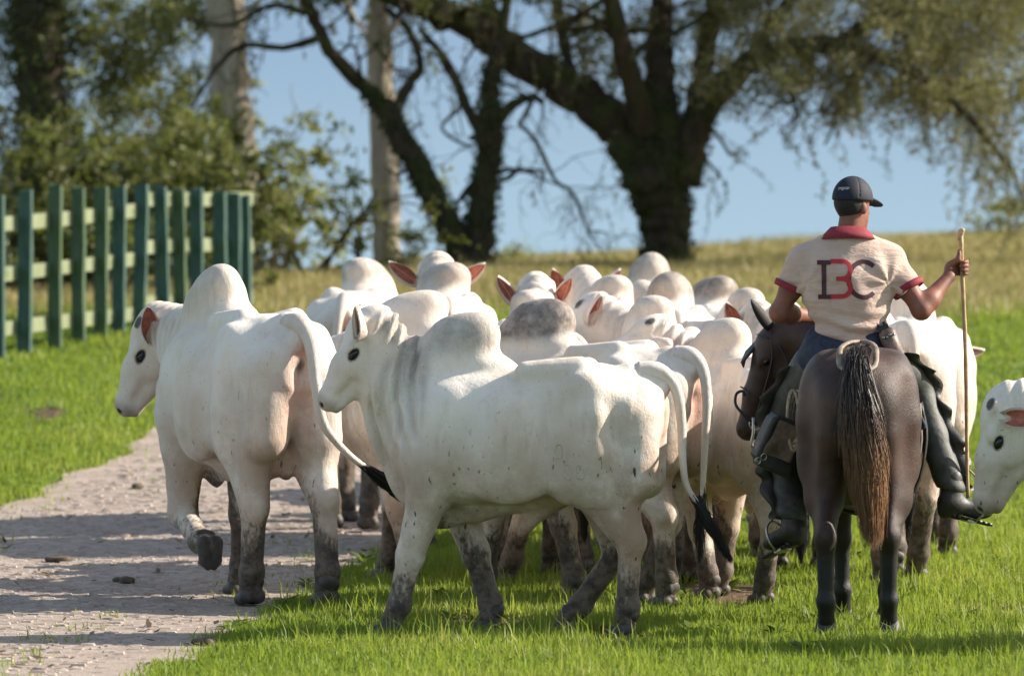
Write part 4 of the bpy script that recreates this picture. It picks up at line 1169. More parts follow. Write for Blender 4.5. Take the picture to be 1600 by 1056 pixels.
    anus = np.exp(-(((V[:, 0] + .74) / .05) ** 2 + (V[:, 1] / .032) ** 2 + ((z - 1.12) / .07) ** 2))
    dark = np.maximum(dark, sstep(.4, .8, anus) * .8)
    dark = np.maximum(dark, bud * .72)
    mask = np.stack([np.clip(dirt, 0, 1), grey, np.clip(pink, 0, 1), dark], 1)
    me = mesh_data('body', V, Q, M['hide'], True, None, {'mask': mask, 'stain': stain, 'fold': fold, 'phase': phase})
    sel = (V[:, 0] > .0) & (V[:, 0] < .55) & (np.abs(V[:, 1]) < .15); top = V[sel][np.argmax(V[sel][:, 2])]
    return dict(hump=(float(top[0]), 0.0, float(top[2])), body=me, tips=tips, poll=poll, H=H, hs=hs)

EARS = dict(up=((-.78, .62, .35), (-.30, .90, -.25)), out=((-.60, .80, .14), (-.25, .20, -1)), high=((-.86, .42, .16), (-.2, .35, -1)), prof=((-.62, .50, .62), (.62, .55, .80)),
            side=((-.25, .92, -.10), (-.45, .45, -.6)), back=((-.35, .55, -.75), (-.1, .85, .35)), flat=((-.12, 1.0, .05), (.25, 0, -1)))
def add_bull(label, anchor, px, py, depth, yaw, p, ears='red', ear='out', tail='hang', size=None):
    A = bull_mesh(p); yw = R(yaw)
    az = {'hump': A['hump'], 'rump': (-.45, 0, 1.385), 'eye': tuple(A['poll'] + A['H'] @ np.array([.175, .09, 0]))}[anchor]
    w = at_depth(px, py, depth)
    if size is None:
        size = .95
        for _ in range(6):
            off = rotz(yw) @ (np.array(az) * size); size = (w.z - float(ground_z(w.x - off[0], w.y - off[1]))) / az[2]
        print('bull', px, 'size', round(size, 3))
    off = rotz(yw) @ (np.array(az) * size)
    x, y = w.x - off[0], w.y - off[1]
    if anchor == 'eye': print('eye z want', round(w.z, 3), 'have', round(off[2] + float(ground_z(x, y)), 3))
    root = empty('bull', (x, y, float(ground_z(x, y)) + p.get('dz', 0)), yw, size)
    tag(root, label, 'bull', 'white humped bulls of the herd')
    link('body', A['body'], root)
    for key, (J, ang) in A['tips'].items():
        o = link('hoof', HOOF, root)
        a = ang[3]; pl = LEGS[p.get('legs', 'stand')][key][4]
        o.location = J[4] + np.array([.012, 0, -.075 if pl else 0]); 
        if not pl:
            o.location = J[4] + np.array([math.sin(a), 0, -math.cos(a)]) * .065
            o.rotation_euler = (0, -a + R(8), 0)
    H, poll, hs = A['H'], A['poll'], A['hs']
    for s in (-1, 1):
        o = link('eye', EYE, root); o.location = poll + H @ (np.array([.176, s * .0875, -.012]) * hs); o.scale = (1.18, .50, .74)
        o.rotation_euler = Matrix(H.tolist()).to_euler()
        ax, op = (np.array(v, float) * (1, s, 1) for v in EARS[ear])
        ax = ax + rng.normal(0, .05, 3); ax /= np.linalg.norm(ax); op = op - ax * (op @ ax); op /= np.linalg.norm(op)
        sd_ = np.cross(op, ax)
        Em = H @ np.stack([ax, sd_, op], 1)
        o = link('ear', EAR[ears], root); o.location = poll + H @ (np.array([.070 if ear == 'up' else .058, s * .104, -.012]) * hs)
        o.rotation_euler = Matrix(Em.tolist()).to_euler(); o.scale = (hs * (1.0 if ear == 'up' else .88),) * 3
    T = dict(hang=[(-.60, 0, 1.325), (-.70, 0, 1.325), (-.775, 0, 1.24), (-.795, 0, 1.08), (-.79, .01, .88), (-.785, .015, .72), (-.78, .02, .58)],
             flick=[(-.60, 0, 1.325), (-.70, 0, 1.33), (-.785, 0, 1.25), (-.815, 0, 1.08), (-.82, 0, .90), (-.84, -.01, .76), (-.90, -.03, .66)],
             swing=[(-.60, 0, 1.325), (-.70, -.01, 1.33), (-.785, -.03, 1.24), (-.82, -.04, 1.06), (-.83, -.07, .88), (-.83, -.14, .78), (-.82, -.23, .70), (-.81, -.29, .665)],
             side=[(-.60, 0, 1.325), (-.70, .01, 1.325), (-.78, .03, 1.24), (-.80, .05, 1.08), (-.79, .07, .88), (-.78, .09, .72), (-.77, .10, .58)])[tail]
    P = catmull(T, 34)
    mb = MB(); mb.tube(P, np.interp(np.linspace(0, 1, 34), [0, .15, .35, .7, 1], [.058, .047, .029, .019, .013]), 12)
    me = mb.data('tail', M['hide']); n = len(me.vertices)
    a = me.attributes.new('mask', 'FLOAT_COLOR', 'POINT'); a.data.foreach_set('color', np.tile(np.array([.06, .22, .1, 0], np.float32), n))
    tl = link('tail', me, root)
    d = P[-1] - P[-4]; d /= np.linalg.norm(d)
    dn = np.array([d[0] * 1.0, d[1] * 1.0, d[2]])
    SW = catmull([P[-5], P[-1], P[-1] + dn * .13 + np.array([0, 0, -.02]), P[-1] + dn * .26 + np.array([0, 0, -.05])], 12)
    hair_tuft('tail_switch', SW, p.get('hairs', 160), .4, .75, [.010, .032, .046, .034, .014], .0030, M['switch'], tl, 1.6, int(abs(px)))
    return root

HI = .0095
add_bull('lead bull on the path, foremost at the left, front foot lifted, tail swung sideways', 'hump', 358, 412, 34.6, 113,
         dict(h=HI, legs='lift', neck=(12, 18), head=(62, 64), head_size=.89, hump=.95, grey=.30, seed=1.3, hairs=260, mud=1.1, grey_neck=.35, hump_lean=-24, hump_side=.02, stain=.7), 'red', 'up', 'swing')
near_bull = add_bull('nearest bull, broadside before the herd, head up in profile with folded neck skin', 'hump', 742, 487, 31.9, 170,
         dict(h=HI, legs='B', neck=(8, 60), head=(10, 54), neck_len=.43, head_size=.92, hump=1.0, grey=.60, grey_neck=1.5, seed=2.1, hairs=420, folds=.0145, foldb=1.0, mud=.95), 'grey', 'prof', 'flick')
def brand_marks(root):
    body = next(o for o in root.children if o.name.startswith('body')); me = body.data
    v = np.empty(len(me.vertices) * 3); me.vertices.foreach_get('co', v); v = v.reshape(-1, 3)
    bvh = BVHTree.FromPolygons(v.tolist(), [tuple(p.vertices) for p in me.polygons])
    for cx, cz, rx, rz in ((-.235, .935, .018, .034), (-.285, .835, .020, .038), (-.352, .835, .022, .034)):
        P = []
        for a in np.linspace(0, 2 * np.pi, 25):
            c_, s_ = math.cos(a), math.sin(a); e = (abs(c_) ** 3 + abs(s_) ** 3) ** (-1 / 3)
            r = bvh.ray_cast(Vector((cx + rx * c_ * e, 1.0, cz + rz * s_ * e)), Vector((0, -1, 0)))
            if r[0]: P.append(tuple(r[0]))
        mb = MB(); mb.tube(np.array(P), .0032, 5, flat=1, cap=False); mb.build('brand_mark', M['brand'], root)
M['brand'] = plain('brand_scar', (.52, .44, .37), .7, .2, 30, .2)
brand_marks(near_bull)
add_bull('bull seen straight from behind, last on the path, in line with the slim pale trunk', 'hump', 573, 402, 41.6, 84,
         dict(hump=.62, h=.018, legs='walk2', neck=(-6, 2), head=(0, 62), grey=0.7, seed=3.2, mud=1.1), 'red', 'out', 'side')
add_bull('bull with both reddish ears raised beside its hump, in front of the forked tree', 'hump', 691, 409, 39.5, 93,
         dict(hump=.62, h=.018, legs='stand', neck=(0, 46), head=(0, 50), grey=0.6, seed=4.1), 'red', 'out')
add_bull('bull right behind the nearest bull, only its smooth white hump and back showing', 'hump', 664, 453, 35.8, 152,
         dict(hump=.78, h=.018, legs='walk2', neck=(0, 2), head=(0, 62), grey=.10, seed=5.4), 'grey', 'out')
add_bull('bull with tall pink ears upright beside its pale hump, just behind the dark grey hump', 'hump', 832, 452, 37.0, 88,
         dict(hump=.62, h=.018, legs='stand', neck=(0, 52), head=(0, 40), grey=0.45, seed=6.3), 'red', 'high')
add_bull('bull with the dark grey hump, next behind the nearest bull', 'hump', 851, 466, 34.2, 143,
         dict(h=.0145, legs='walk1', neck=(0, 4), head=(0, 60), grey=1.9, grey_neck=1.6, seed=7.2, hump=1.0, hump_lean=-22, hairs=200), 'grey', 'out')
add_bull('bull with one red-brown ear beside its low hump, two rows behind the dark grey hump', 'hump', 953, 429, 39.5, 96,
         dict(hump=.62, h=.018, legs='stand', neck=(14, 44), head=(12, 46), grey=0.6, seed=8.8), 'red', 'high')
add_bull('bull with head turned sideways and ears spread, round hump amid the herd', 'hump', 1022, 461, 36.4, 97,
         dict(hump=.62, h=.018, legs='walk1', neck=(44, 40), head=(66, 46), grey=0.5, seed=9.5), 'red', 'high', 'side')
add_bull('farthest bull, its tall pointed white hump just before the big tree', 'hump', 1012, 394, 44.5, 90,
         dict(h=.02, legs='stand', neck=(0, 6), head=(0, 60), hump=.98, grey=0.8, seed=10.1), 'grey', 'out')
add_bull('bull with broad speckled hump, between the pointed hump and the tan-polled bull', 'hump', 1047, 424, 40.0, 92,
         dict(hump=.80, h=.02, legs='stand', neck=(20, 34), head=(30, 46), grey=0.9, seed=11.7), 'grey', 'out')
add_bull('bull with grey-tinged hump right below the foot of the big tree', 'hump', 1112, 430, 42.0, 100,
         dict(h=.02, legs='stand', neck=(30, 36), head=(50, 46), hump=.75, grey=1.1, seed=12.2), 'grey', 'flat')
add_bull('low-backed bull half hidden by the rider, dark grey ear flat on its back line', 'hump', 1180, 449, 39.0, 112,
         dict(h=.02, legs='stand', neck=(20, 12), head=(30, 50), hump=.7, grey=.5, seed=13.4), 'grey', 'flat')
add_bull('bull with tan poll beside the horse, head turned to show ear and eye', 'hump', 1135, 496, 34.5, 119,
         dict(h=.0135, legs='walk2', neck=(40, 52), head=(66, 26), neck_len=.43, hump=.9, grey=0.25, seed=14.6, folds=.008, foldb=.9, hairs=200, grey_neck=.3), 'red', 'side', 'side')
add_bull('bull showing one red-brown ear next to the ear of the horse', 'hump', 1222, 468, 37.6, 95,
         dict(h=.02, legs='stand', neck=(14, 46), head=(6, 46), grey=0.27, seed=15.9), 'red', 'high')
add_bull('bull whose pale rump shows just beyond the right leg of the rider', 'rump', 1405, 498, 35.6, 100,
         dict(h=.016, legs='walk1', neck=(0, 0), head=(0, 60), grey=0.36, seed=16.4, mud=1.1), 'grey', 'out')
add_bull('big bull beyond the herding stick, round white rump and one grey ear out', 'hump', 1428, 434, 38.6, 91,
         dict(h=.016, legs='stand', neck=(-22, 12), head=(-20, 55), grey=0.36, seed=17.5), 'grey', 'flat')
add_bull('bull entering at the right edge, only its lowered head in profile visible', 'eye', 1557, 684, 31.0, 170,
         dict(h=HI, legs='stand', neck=(6, 4), head=(8, 72), grey=0.36, seed=18.2, folds=.006, neck_len=.50, grey_neck=.1, mud=.5, head_size=1.03), 'red', 'back', 'hang', 1.0)
# ------------------------------------------------------------------ horse
HX, HY, HYAW = 1.785, 32.38, R(85)        # root under the barrel; heads away from the camera
def horse():
    root = empty('horse', (HX, HY, float(ground_z(HX, HY))), HYAW)
    tag(root, 'dark brown horse seen from behind, carrying the rider, tail reddish towards its tip', 'horse')
    f = Field((-1.0, -.75, -.02), (1.55, 1.15, 1.75), .0125)
    f.loft([(-.72, 1.29, 1.08, .06), (-.66, 1.385, .93, .17), (-.54, 1.435, .80, .245), (-.40, 1.45, .74, .272), (-.22, 1.435, .68, .265), (0, 1.385, .61, .295),
            (.22, 1.365, .58, .305), (.42, 1.40, .61, .265), (.56, 1.36, .70, .20), (.66, 1.22, .82, .14), (.72, 1.08, .92, .06)], .03)
    tips = {}
    for s in (-1, 1):
        f.ell((-.44, s * .175, 1.17), (.22, .125, .24), .08)
        f.ell((-.66, s * .115, 1.10), (.08, .085, .19), .07)
        f.ell((-.30, s * .175, 1.335), (.09, .06, .06), .08)
        f.cone((-.50, s * .165, 1.05), .150, (-.46, s * .185, .84), .120, .06)
        f.cone((-.62, s * .125, .98), .100, (-.60, s * .150, .76), .080, .06)
        f.ell((.46, s * .17, .98), (.13, .07, .26), .07, frame(0, R(-20)))
    spec = dict(HL=(1, -.05, 0), HR=(-1, .02, 0), FL=(1, .02, 0), FR=(-1, -.03, 0))
    for k, (s, dx, _) in spec.items():
        if k[0] == 'H':
            J = np.array([(-.47, s * .175, .88), (-.54, s * .170, .68), (-.695 + dx, s * .158, .485), (-.665 + dx * 1.5, s * .155, .175), (-.625 + dx * 1.6, s * .155, .075)])
            f.cone(J[0], .122, J[1], .098, .06); f.cone(J[1], .090, J[2], .050, .05); f.cone(J[1] + (-.08, 0, .0), .05, J[2] + (-.02, 0, .05), .026, .05)
            f.ell(J[2] + (-.014, 0, .005), (.048, .040, .060), .04); f.cone(J[2], .048, J[3], .039, .03)
        else:
            J = np.array([(.44, s * .14, .88), (.42, s * .135, .72), (.44 + dx * .5, s * .12, .44), (.44 + dx, s * .115, .17), (.475 + dx, s * .115, .075)])
            f.cone(J[0], .115, J[1], .088, .05); f.cone(J[1], .080, J[2], .048, .04)
            f.ell(J[2], (.048, .044, .058), .03); f.cone(J[2], .044, J[3], .037, .03)
        f.ell(J[3], (.050, .048, .050), .02); f.cone(J[3], .041, J[4], .045, .02)
        tips[k] = J
    # neck carried low and bent to the left, head in profile
    n0 = np.array([.52, .02, 1.18]); n1 = np.array([.74, .20, 1.39]); n2 = np.array([.80, .42, 1.485])
    f.cone(n0, .215, n1, .170, .08, (np.array([-.35, .94, 0]), .62)); f.cone(n1, .165, n2, .115, .06, (np.array([-.6, .8, 0]), .65))
    H = frame(R(92), R(68)); poll = n2 + np.array([.01, .05, .03])
    P = lambda u, v, w: poll + H @ np.array([u, v, w])
    f.ell(P(.10, 0, -.02), (.13, .085, .09), .05, H); f.cone(P(.08, 0, -.01), .082, P(.36, 0, -.02), .058, .04); f.cone(P(.36, 0, -.02), .058, P(.52, 0, -.045), .052, .03)
    f.ell(P(.55, 0, -.055), (.05, .055, .058), .03, H); f.cone(P(.12, 0, -.14), .085, P(.30, 0, -.12), .05, .05, (H[:, 1], .7)); f.cone(P(.3, 0, -.12), .045, P(.53, 0, -.10), .035, .03)
    for s in (-1, 1):
        f.ell(P(.16, s * .060, -.11), (.095, .024, .075), .03, H); f.ell(P(.165, s * .075, .012), (.04, .02, .024), .02, H)
        f.ell(P(.575, s * .04, -.03), (.02, .012, .014), .008, H, True)
    for s in (-1, 1):
        f.cone((-.62, s * .292, 1.25), .02, (-.68, s * .275, .62), .02, .11, None, True)
        f.cone((-.34, s * .33, 1.3), .03, (-.26, s * .34, .85), .03, .12, None, True)
    f.cone((-.735, 0, 1.05), .03, (-.74, 0, .86), .04, .04, None, True)
    V, Q = f.mesh(2); N = vnormals(V, Q)
    V = V + N * ((.0055 * wob(V, 7.0, 1.0) + .003 * wob(V, 15.0, 2.0)) * (V[:, 2] > .55))[:, None]
    if False: V = V + N * (.004 * np.sin(V[:, 2] * 55 + V[:, 0] * 40) * np.exp(-((V[:, 0] + .55) / .12) ** 2) * sstep(.55, .7, V[:, 2]) * (1 - sstep(.85, 1.0, V[:, 2])))[:, None]
    blk = np.clip(1 - sstep(.30, .72, V[:, 2] + .05 * wob(V, 6.0)), 0, 1)
    link('body', mesh_data('body', V, Q, M['horse'], True, None, {'mask': np.stack([blk, 0 * blk, 0 * blk, 0 * blk + 1], 1)}), root)
    hb = MB()
    v, q, t = tube_arrays([(.0, 0, 0), (.012, 0, .03), (.03 - .045, 0, .075)], [.066, .060, .047], 14); hb.add(v, q, t)
    HH = hb.data('hoof', M['hoof'])
    for k, J in tips.items():
        o = link('hoof', HH, root); o.location = (J[4][0] + .015, J[4][1], 0)
    E = MB(); u = np.linspace(0, 1, 10); v, q, t = tube_arrays(np.c_[u * .19, 0 * u, .02 * u ** 2], .058 * (u + .08) ** .35 * (1 - u) ** .75 + .001, 12, .45); E.add(v, q, t)
    EM = E.data('ear', M['horse']); n = len(EM.vertices); a = EM.attributes.new('mask', 'FLOAT_COLOR', 'POINT'); a.data.foreach_set('color', np.tile(np.array([.8, 0, 0, 1], np.float32), n))
    for s in (-1, 1):
        ax = np.array([-.50, s * .22, .84]); ax /= np.linalg.norm(ax); op = np.array([-.3, s * .9, -.3]); op -= ax * (op @ ax); op /= np.linalg.norm(op)
        o = link('ear', EM, root); o.location = P(.005, s * .055, .035); o.rotation_euler = Matrix((H @ np.stack([ax, np.cross(op, ax), op], 1)).tolist()).to_euler()
        e = link('eye', EYE, root); e.location = P(.175, s * .082, -.010); e.scale = (.9, .55, .75); e.rotation_euler = Matrix(H.tolist()).to_euler()
    TP = catmull([(-.64, 0, 1.425), (-.745, 0, 1.385), (-.80, -.005, 1.24), (-.815, -.03, 1.02), (-.81, -.055, .80), (-.805, -.075, .545)], 24)
    hair_tuft('tail', TP, 5200, .35, .72, [.060, .105, .130, .140, .130, .100, .06], .0026, M['horse_tail'], root, .9, 5)
    mane = catmull([n2 + (.0, .0, .11), n1 + (-.02, 0, .17), (.62, .03, 1.43)], 10)
    hair_tuft('mane', mane, 260, .12, .3, [.04, .06, .05], .004, M['switch'], root, .3, 9)
    return P, H, root
hP, hH, horse_root = horse()
horse_root_m = Matrix.Translation(horse_root.location) @ Matrix.Rotation(HYAW, 4, 'Z')
def hw(p): return np.array(horse_root_m @ Vector(p))

def bridle():
    root = empty('bridle', hw(hP(.2, .08, 0))); tag(root, 'dark leather bridle with metal bit hook on the head of the horse', 'bridle'); org = np.array(root.location)
    def strap(name, pts, w=.013, mat='dark_leather', flat=.3):
        mb = MB(); mb.tube(catmull([hw(p) for p in pts], 20) - org, w, 8, flat=flat); mb.build(name, M[mat], root)
    for s in (1, -1):
        strap('cheek_strap', [hP(.015, s * .07, .03), hP(.14, s * .098, -.03), hP(.30, s * .080, -.055), hP(.44, s * .064, -.065), hP(.50, s * .062, -.075)])
        strap('throat_strap', [hP(.02, s * .075, .01), hP(.11, s * .105, -.09), hP(.19, s * .095, -.17), hP(.23, s * .03, -.205)], .009)
        strap('rein', [hP(.50, s * .066, -.08), hP(.36, s * .14, -.22), (.74, .18 * s + .1, 1.12), (.52, .10 * s + .03, 1.42), (.34, .03, 1.50)], .009)
        strap('bit_ring', [hP(.50 + .03 * math.cos(a), s * .066, -.08 + .03 * math.sin(a)) for a in np.linspace(0, 6.28, 9)], .005, 'metal', 1)
    strap('brow_band', [hP(.055, -.085, .02), hP(.06, -.05, .075), hP(.06, .05, .075), hP(.055, .085, .02)], .012)
    strap('nose_band', [hP(.36, -.066, -.05), hP(.35, -.03, .047), hP(.35, .03, .047), hP(.36, .066, -.05), hP(.37, .03, -.165), hP(.36, -.066, -.05)], .012)
    strap('bit_hook', [hP(.50, .068, -.07), hP(.47, .078, .01), hP(.44, .080, .055), hP(.39, .078, .070), hP(.365, .076, .045), hP(.385, .075, .025)], .0075, 'dark_leather', 1)
    strap('bit_shank', [hP(.47, .072, -.055), hP(.54, .078, -.085), hP(.60, .078, -.10), hP(.63, .074, -.13)], .008, 'metal', 1)
    mb = MB()
    for k in range(7): mb.tube(np.array([hw(hP(.10 + .006 * k, -.03 + .01 * k, .075)), hw(hP(.17 + .01 * k, -.03 + .012 * k, .105)), hw(hP(.25, -.04 + .012 * k, .088))]) - org, [.010, .009, .003], 5)
    mb.build('forelock_tassel', M['dark_leather'], root)
bridle()

def saddle():
    root = empty('saddle', hw((.12, 0, 1.40))); tag(root, 'worn leather stock saddle under the rider with a pale crupper loop round the tail', 'saddle'); org = np.array(root.location)
    # seat with raised cantle and fork
    nx_, ny_ = 17, 15; V = []
    for i in range(nx_):
        x = -.20 + .52 * i / (nx_ - 1)
        for j in range(ny_):
            t = -1 + 2 * j / (ny_ - 1); y = .255 * t
            zb = 1.405 + .045 * max(0, (-.07 - x) / .13) ** 2 * (1 - .7 * abs(t)) + .11 * max(0, (x - .22) / .10) ** 2 * (1 - abs(t))
            V.append((x, y * (1 + .12 * abs(t)), zb - .30 * abs(t) ** 2.4))
    V = np.array(V); i = np.arange(nx_ * ny_).reshape(nx_, ny_); q = np.stack([i[:-1, :-1], i[1:, :-1], i[1:, 1:], i[:-1, 1:]], -1).reshape(-1, 4)
    def shell(name, V, q, th, mat):
        N = vnormals(V, q); n = len(V); E = {}
        for f_ in q:
            for a, b in zip(f_, np.roll(f_, -1)): E[(a, b)] = 1
        rim = [(b, a, a + n, b + n) for (a, b) in E if (b, a) not in E]
        W = np.vstack([V, V - N * th]); W = np.array([hw(p) for p in W]) - org
        return link(name, mesh_data(name, W, np.vstack([q, q[:, ::-1] + n, np.array(rim)]), M[mat]), root)
    shell('seat', V, q, .022, 'leather')
    V2 = V.copy(); V2[:, 0] = (V2[:, 0] - .06) * 1.22 + .06; V2[:, 1] *= 1.16; V2[:, 2] -= .03 + .04 * np.abs(V2[:, 1] / .3) ** 2; V2[:, 2] = np.minimum(V2[:, 2], 1.385)
    shell('saddle_pad', V2, q, .018, 'jeans')
    def strap(name, pts, w, mat, flat=.3):
        mb = MB(); mb.tube(catmull([hw(p) for p in pts], 26) - org, w, 8, flat=flat); return mb.build(name, M[mat], root)
    a = np.linspace(-2.3, 2.3, 12)
    strap('crupper', [(-.22, .0, 1.465)] + [(-.40, .05, 1.462), (-.56, .085, 1.440), (-.655, .092, 1.405), (-.72, .085, 1.345), (-.775, .03, 1.325), (-.775, -.03, 1.325), (-.72, -.085, 1.345), (-.655, -.092, 1.405), (-.56, -.085, 1.440), (-.40, -.05, 1.462), (-.22, 0, 1.465)], .015, 'leather_pale', .6)
    strap('girth', [(.14, .30, 1.15), (.15, .325, .95), (.16, .25, .68), (.16, 0, .575), (.16, -.25, .68), (.15, -.325, .95), (.14, -.30, 1.15)], .035, 'dark_leather', .25)
    strap('rear_girth', [(-.14, .30, 1.15), (-.16, .30, .90), (-.16, .20, .68), (-.16, 0, .625), (-.16, -.20, .68), (-.16, -.30, .90), (-.14, -.30, 1.15)], .022, 'leather', .3)
    return root
saddle_root = saddle()
# ------------------------------------------------------------------ rider
RX, RY = 1.710, 32.36
RZ = .045
def smooth_shell(f, it=2):
    V, Q = f.mesh(it); return V, Q
def rider():
    root = empty('person', (RX, RY, RZ)); 
    tag(root, 'person riding the dark horse in a tan polo with red collar and navy cap', 'person')
    LEGR = [(.10, .02, 1.40), (.375, .36, 1.19), (.545, .22, .66), (.550, .20, .59), (.72, .27, .545)]
    LEGL = [(-.10, .02, 1.40), (-.330, .36, 1.02), (-.275, .14, .52), (-.275, .12, .45), (-.385, .235, .385)]
    SHR, ELR, WRR = np.array([.215, .03, 1.845]), np.array([.375, -.02, 1.585]), np.array([.525, .10, 1.755])
    SHL, ELL, WRL = np.array([-.225, .05, 1.835]), np.array([-.345, .06, 1.570]), np.array([-.155, .26, 1.545])
    HEAD = np.array([.030, .050, 2.105]); hf = frame(R(90 - 44), R(4))      # looks away and to the right
    hp = lambda u, v, w: HEAD + hf @ np.array([u, v, w])
    f = Field((-.62, -.35, .30), (.86, .62, 2.33), .0072)
    # trunk and neck
    f.chain([(0, .02, 1.40), (0, .0, 1.55), (0, .0, 1.70), (0, .02, 1.82)], [.125, .125, .14, .12], .05, (np.array([0, 1.0, 0]), .72))
    for s, S in ((1, SHR), (-1, SHL)):
        f.cone((0, .02, 1.83), .10, S, .068, .05)
    f.cone((.0, .03, 1.86), .070, HEAD + (-.01, -.015, -.05), .060, .05)
    # head
    f.ell(hp(-.005, 0, .045), (.098, .077, .088), .03, hf); f.ell(hp(.035, 0, -.045), (.062, .058, .075), .04, hf)
    f.ell(hp(.058, 0, -.098), (.030, .034, .026), .03, hf)
    f.cone(hp(.090, 0, .015), .009, hp(.112, 0, -.022), .015, .015); f.ell(hp(.088, .0, -.060), (.014, .026, .009), .012, hf)
    for s in (-1, 1):
        f.ell(hp(-.005, s * .079, -.005), (.020, .010, .032), .008, frame(R(90 - 44) + s * .35, 0)); f.ell(hp(.080, s * .031, .016), (.012, .015, .010), .01, hf, True); f.ell(hp(.074, s * .031, .016), (.012, .012, .012), .004, hf)
    # arms
    def arm(S, E, W, up=.056):
        f.cone(S, .060, E, .047, .03); m = S * .55 + E * .45; f.ell(m, (.055, .052, .075), .04); f.ell(E, (.042, .042, .042), .02)
        f.cone(E, .046, E * .72 + W * .28, .050, .03); f.cone(E * .72 + W * .28, .050, W, .029, .03)
    arm(SHR, ELR, WRR); arm(SHL, ELL, WRL)
    # hands: palm, four curled fingers round a bar, thumb along it
    def hand(W, c, axis, outw, back, r=.014, thumb=1):
        "c centre of the gripped bar, axis along the bar (towards the thumb), outw from wrist to knuckles"
        axis = axis / np.linalg.norm(axis); outw = outw - axis * (outw @ axis); outw /= np.linalg.norm(outw); nrm = np.cross(axis, outw) * back
        kn = [c - nrm * .034 + outw * .012 + axis * (a) for a in (.033, .012, -.010, -.030)]
        wr = c - nrm * .030 - outw * .055
        f.cone(W, .028, wr, .030, .02, (nrm, .85))
        for k, K in enumerate(kn):
            f.cone(wr + axis * (.016 - .011 * k), .019, K, .0135, .010, (nrm, .9))
            rr = r + .011; R0 = [.0108, .0115, .0108, .0092][k]; n_ = 6; L_ = [3.6, 3.9, 3.7, 3.3][k]
            P = [K] + [c + axis * ([.033, .012, -.010, -.030][k]) + (-nrm * math.cos(a) + outw * math.sin(a)) * rr * (1.12 if 0 < i < 3 else 1.0) for i, a in enumerate(np.linspace(.7, L_, n_))]
            f.chain(P, list(np.linspace(R0 * 1.08, R0 * .82, len(P))), .004)
        b = wr + axis * .022 + nrm * .010
        f.chain([b, c + axis * .045 - outw * .024 + nrm * .008, c + axis * .070 - outw * .016 + nrm * .006, c + axis * .092 - outw * .012 + nrm * .002], [.019, .0155, .0125, .0095], .006)
    stick = lambda t: np.array([.585, .115, 1.965]) * (1 - t) + np.array([.640, .215, .62]) * t
    ax = stick(0) - stick(1); sc_ = stick(.125)
    hand(WRR, sc_, ax, sc_ - WRR + np.array([0, 0, -.02]), -1)
    lc = WRL + np.array([.055, .045, -.005]); hand(WRL, lc, np.array([-.2, .3, .9]), np.array([.8, .6, 0]), 1, .008)
    # legs (inside the trousers and boots)
    for L in (LEGR, LEGL):
        P = [np.array(p) for p in L]
        f.cone(P[0], .095, P[1], .062, .05); f.cone(P[1], .062, P[1] * .65 + P[2] * .35, .060, .03); f.cone(P[1] * .65 + P[2] * .35, .058, P[2], .040, .03)
        f.cone(P[2], .042, P[3], .040, .02); f.cone(P[3], .038, P[4], .028, .02)
    V, Q = f.mesh(1)
    link('body', mesh_data('body', V, Q, M['skin']), root)
    # ---- hair
    f = Field((-.13, -.09, 1.93), (.18, .20, 2.23), .006)
    f.ell(hp(-.013, 0, .030), (.098, .0815, .105), .02, hf)
    sl, X, Y, Z = f.sub((-9,) * 3, (9,) * 3)
    g = -((X - HEAD[0]) * hf[0, 0] + (Y - HEAD[1]) * hf[1, 0] + (Z - HEAD[2]) * hf[2, 0]) - .012   # cut off the face side
    f.F = np.maximum(f.F, -g.astype(np.float32) + 0 * f.F)
    f.F = np.maximum(f.F, (2.003 - Z - .25 * (-(g))).astype(np.float32) + 0 * f.F)
    for s in (-1, 1): f.ell(hp(.005, s * .09, -.018), (.026, .03, .042), .01, hf, True)
    V, Q = f.mesh(1); V = V + vnormals(V, Q) * (.0025 * wob(V, 70.0))[:, None]
    link('hair', mesh_data('hair', V, Q, M['hair']), root)
    # ---- cap
    f = Field((-.16, -.14, 2.04), (.30, .34, 2.29), .006)
    f.ell(hp(-.006, 0, .046), (.116, .096, .116), .01, hf)
    f.ell(hp(-.006, 0, .155), (.008, .008, .007), .006, hf)
    sl, X, Y, Z = f.sub((-9,) * 3, (9,) * 3)
    wv = (X - HEAD[0]) * hf[0, 2] + (Y - HEAD[1]) * hf[1, 2] + (Z - HEAD[2]) * hf[2, 2]
    uv = (X - HEAD[0]) * hf[0, 0] + (Y - HEAD[1]) * hf[1, 0] + (Z - HEAD[2]) * hf[2, 0]
    f.F = np.maximum(f.F, (.036 - wv + .05 * np.minimum(uv, 0)).astype(np.float32))
    V, Q = f.mesh(1)
    hxx = (V - HEAD) @ hf; an = np.arctan2(hxx[:, 1], hxx[:, 0])
    V = V - vnormals(V, Q) * (.0028 * (np.cos(an * 6) > .975) * (hxx[:, 2] > .05))[:, None]
    cp = link('cap', mesh_data('cap', V, Q, M['cap']), root)
    capbvh = BVHTree.FromPolygons(V.tolist(), Q.tolist())
    # visor: a curved bill
    f = Field((-.10, -.10, 1.98), (.34, .36, 2.24), .005)
    bf = frame(R(90 - 44), R(20)); vc = hp(.125, 0, .020)
    f.ell(vc, (.088, .078, .040), .01, bf); f.ell(vc - bf[:, 2] * .010, (.100, .088, .040), .006, bf, True)
    V, Q = f.mesh(1); link('visor', mesh_data('visor', V, Q, M['cap']), cp)
    # strap hole at the back of the cap
    mb = MB(); c = [hp(-.106 * math.cos(a) - .006, .094 * math.sin(a), .040) for a in np.linspace(-.55, .55, 9)]
    mb.tube(c, .009, 6, flat=.35); mb.build('cap_strap', M['black_plastic'], cp)
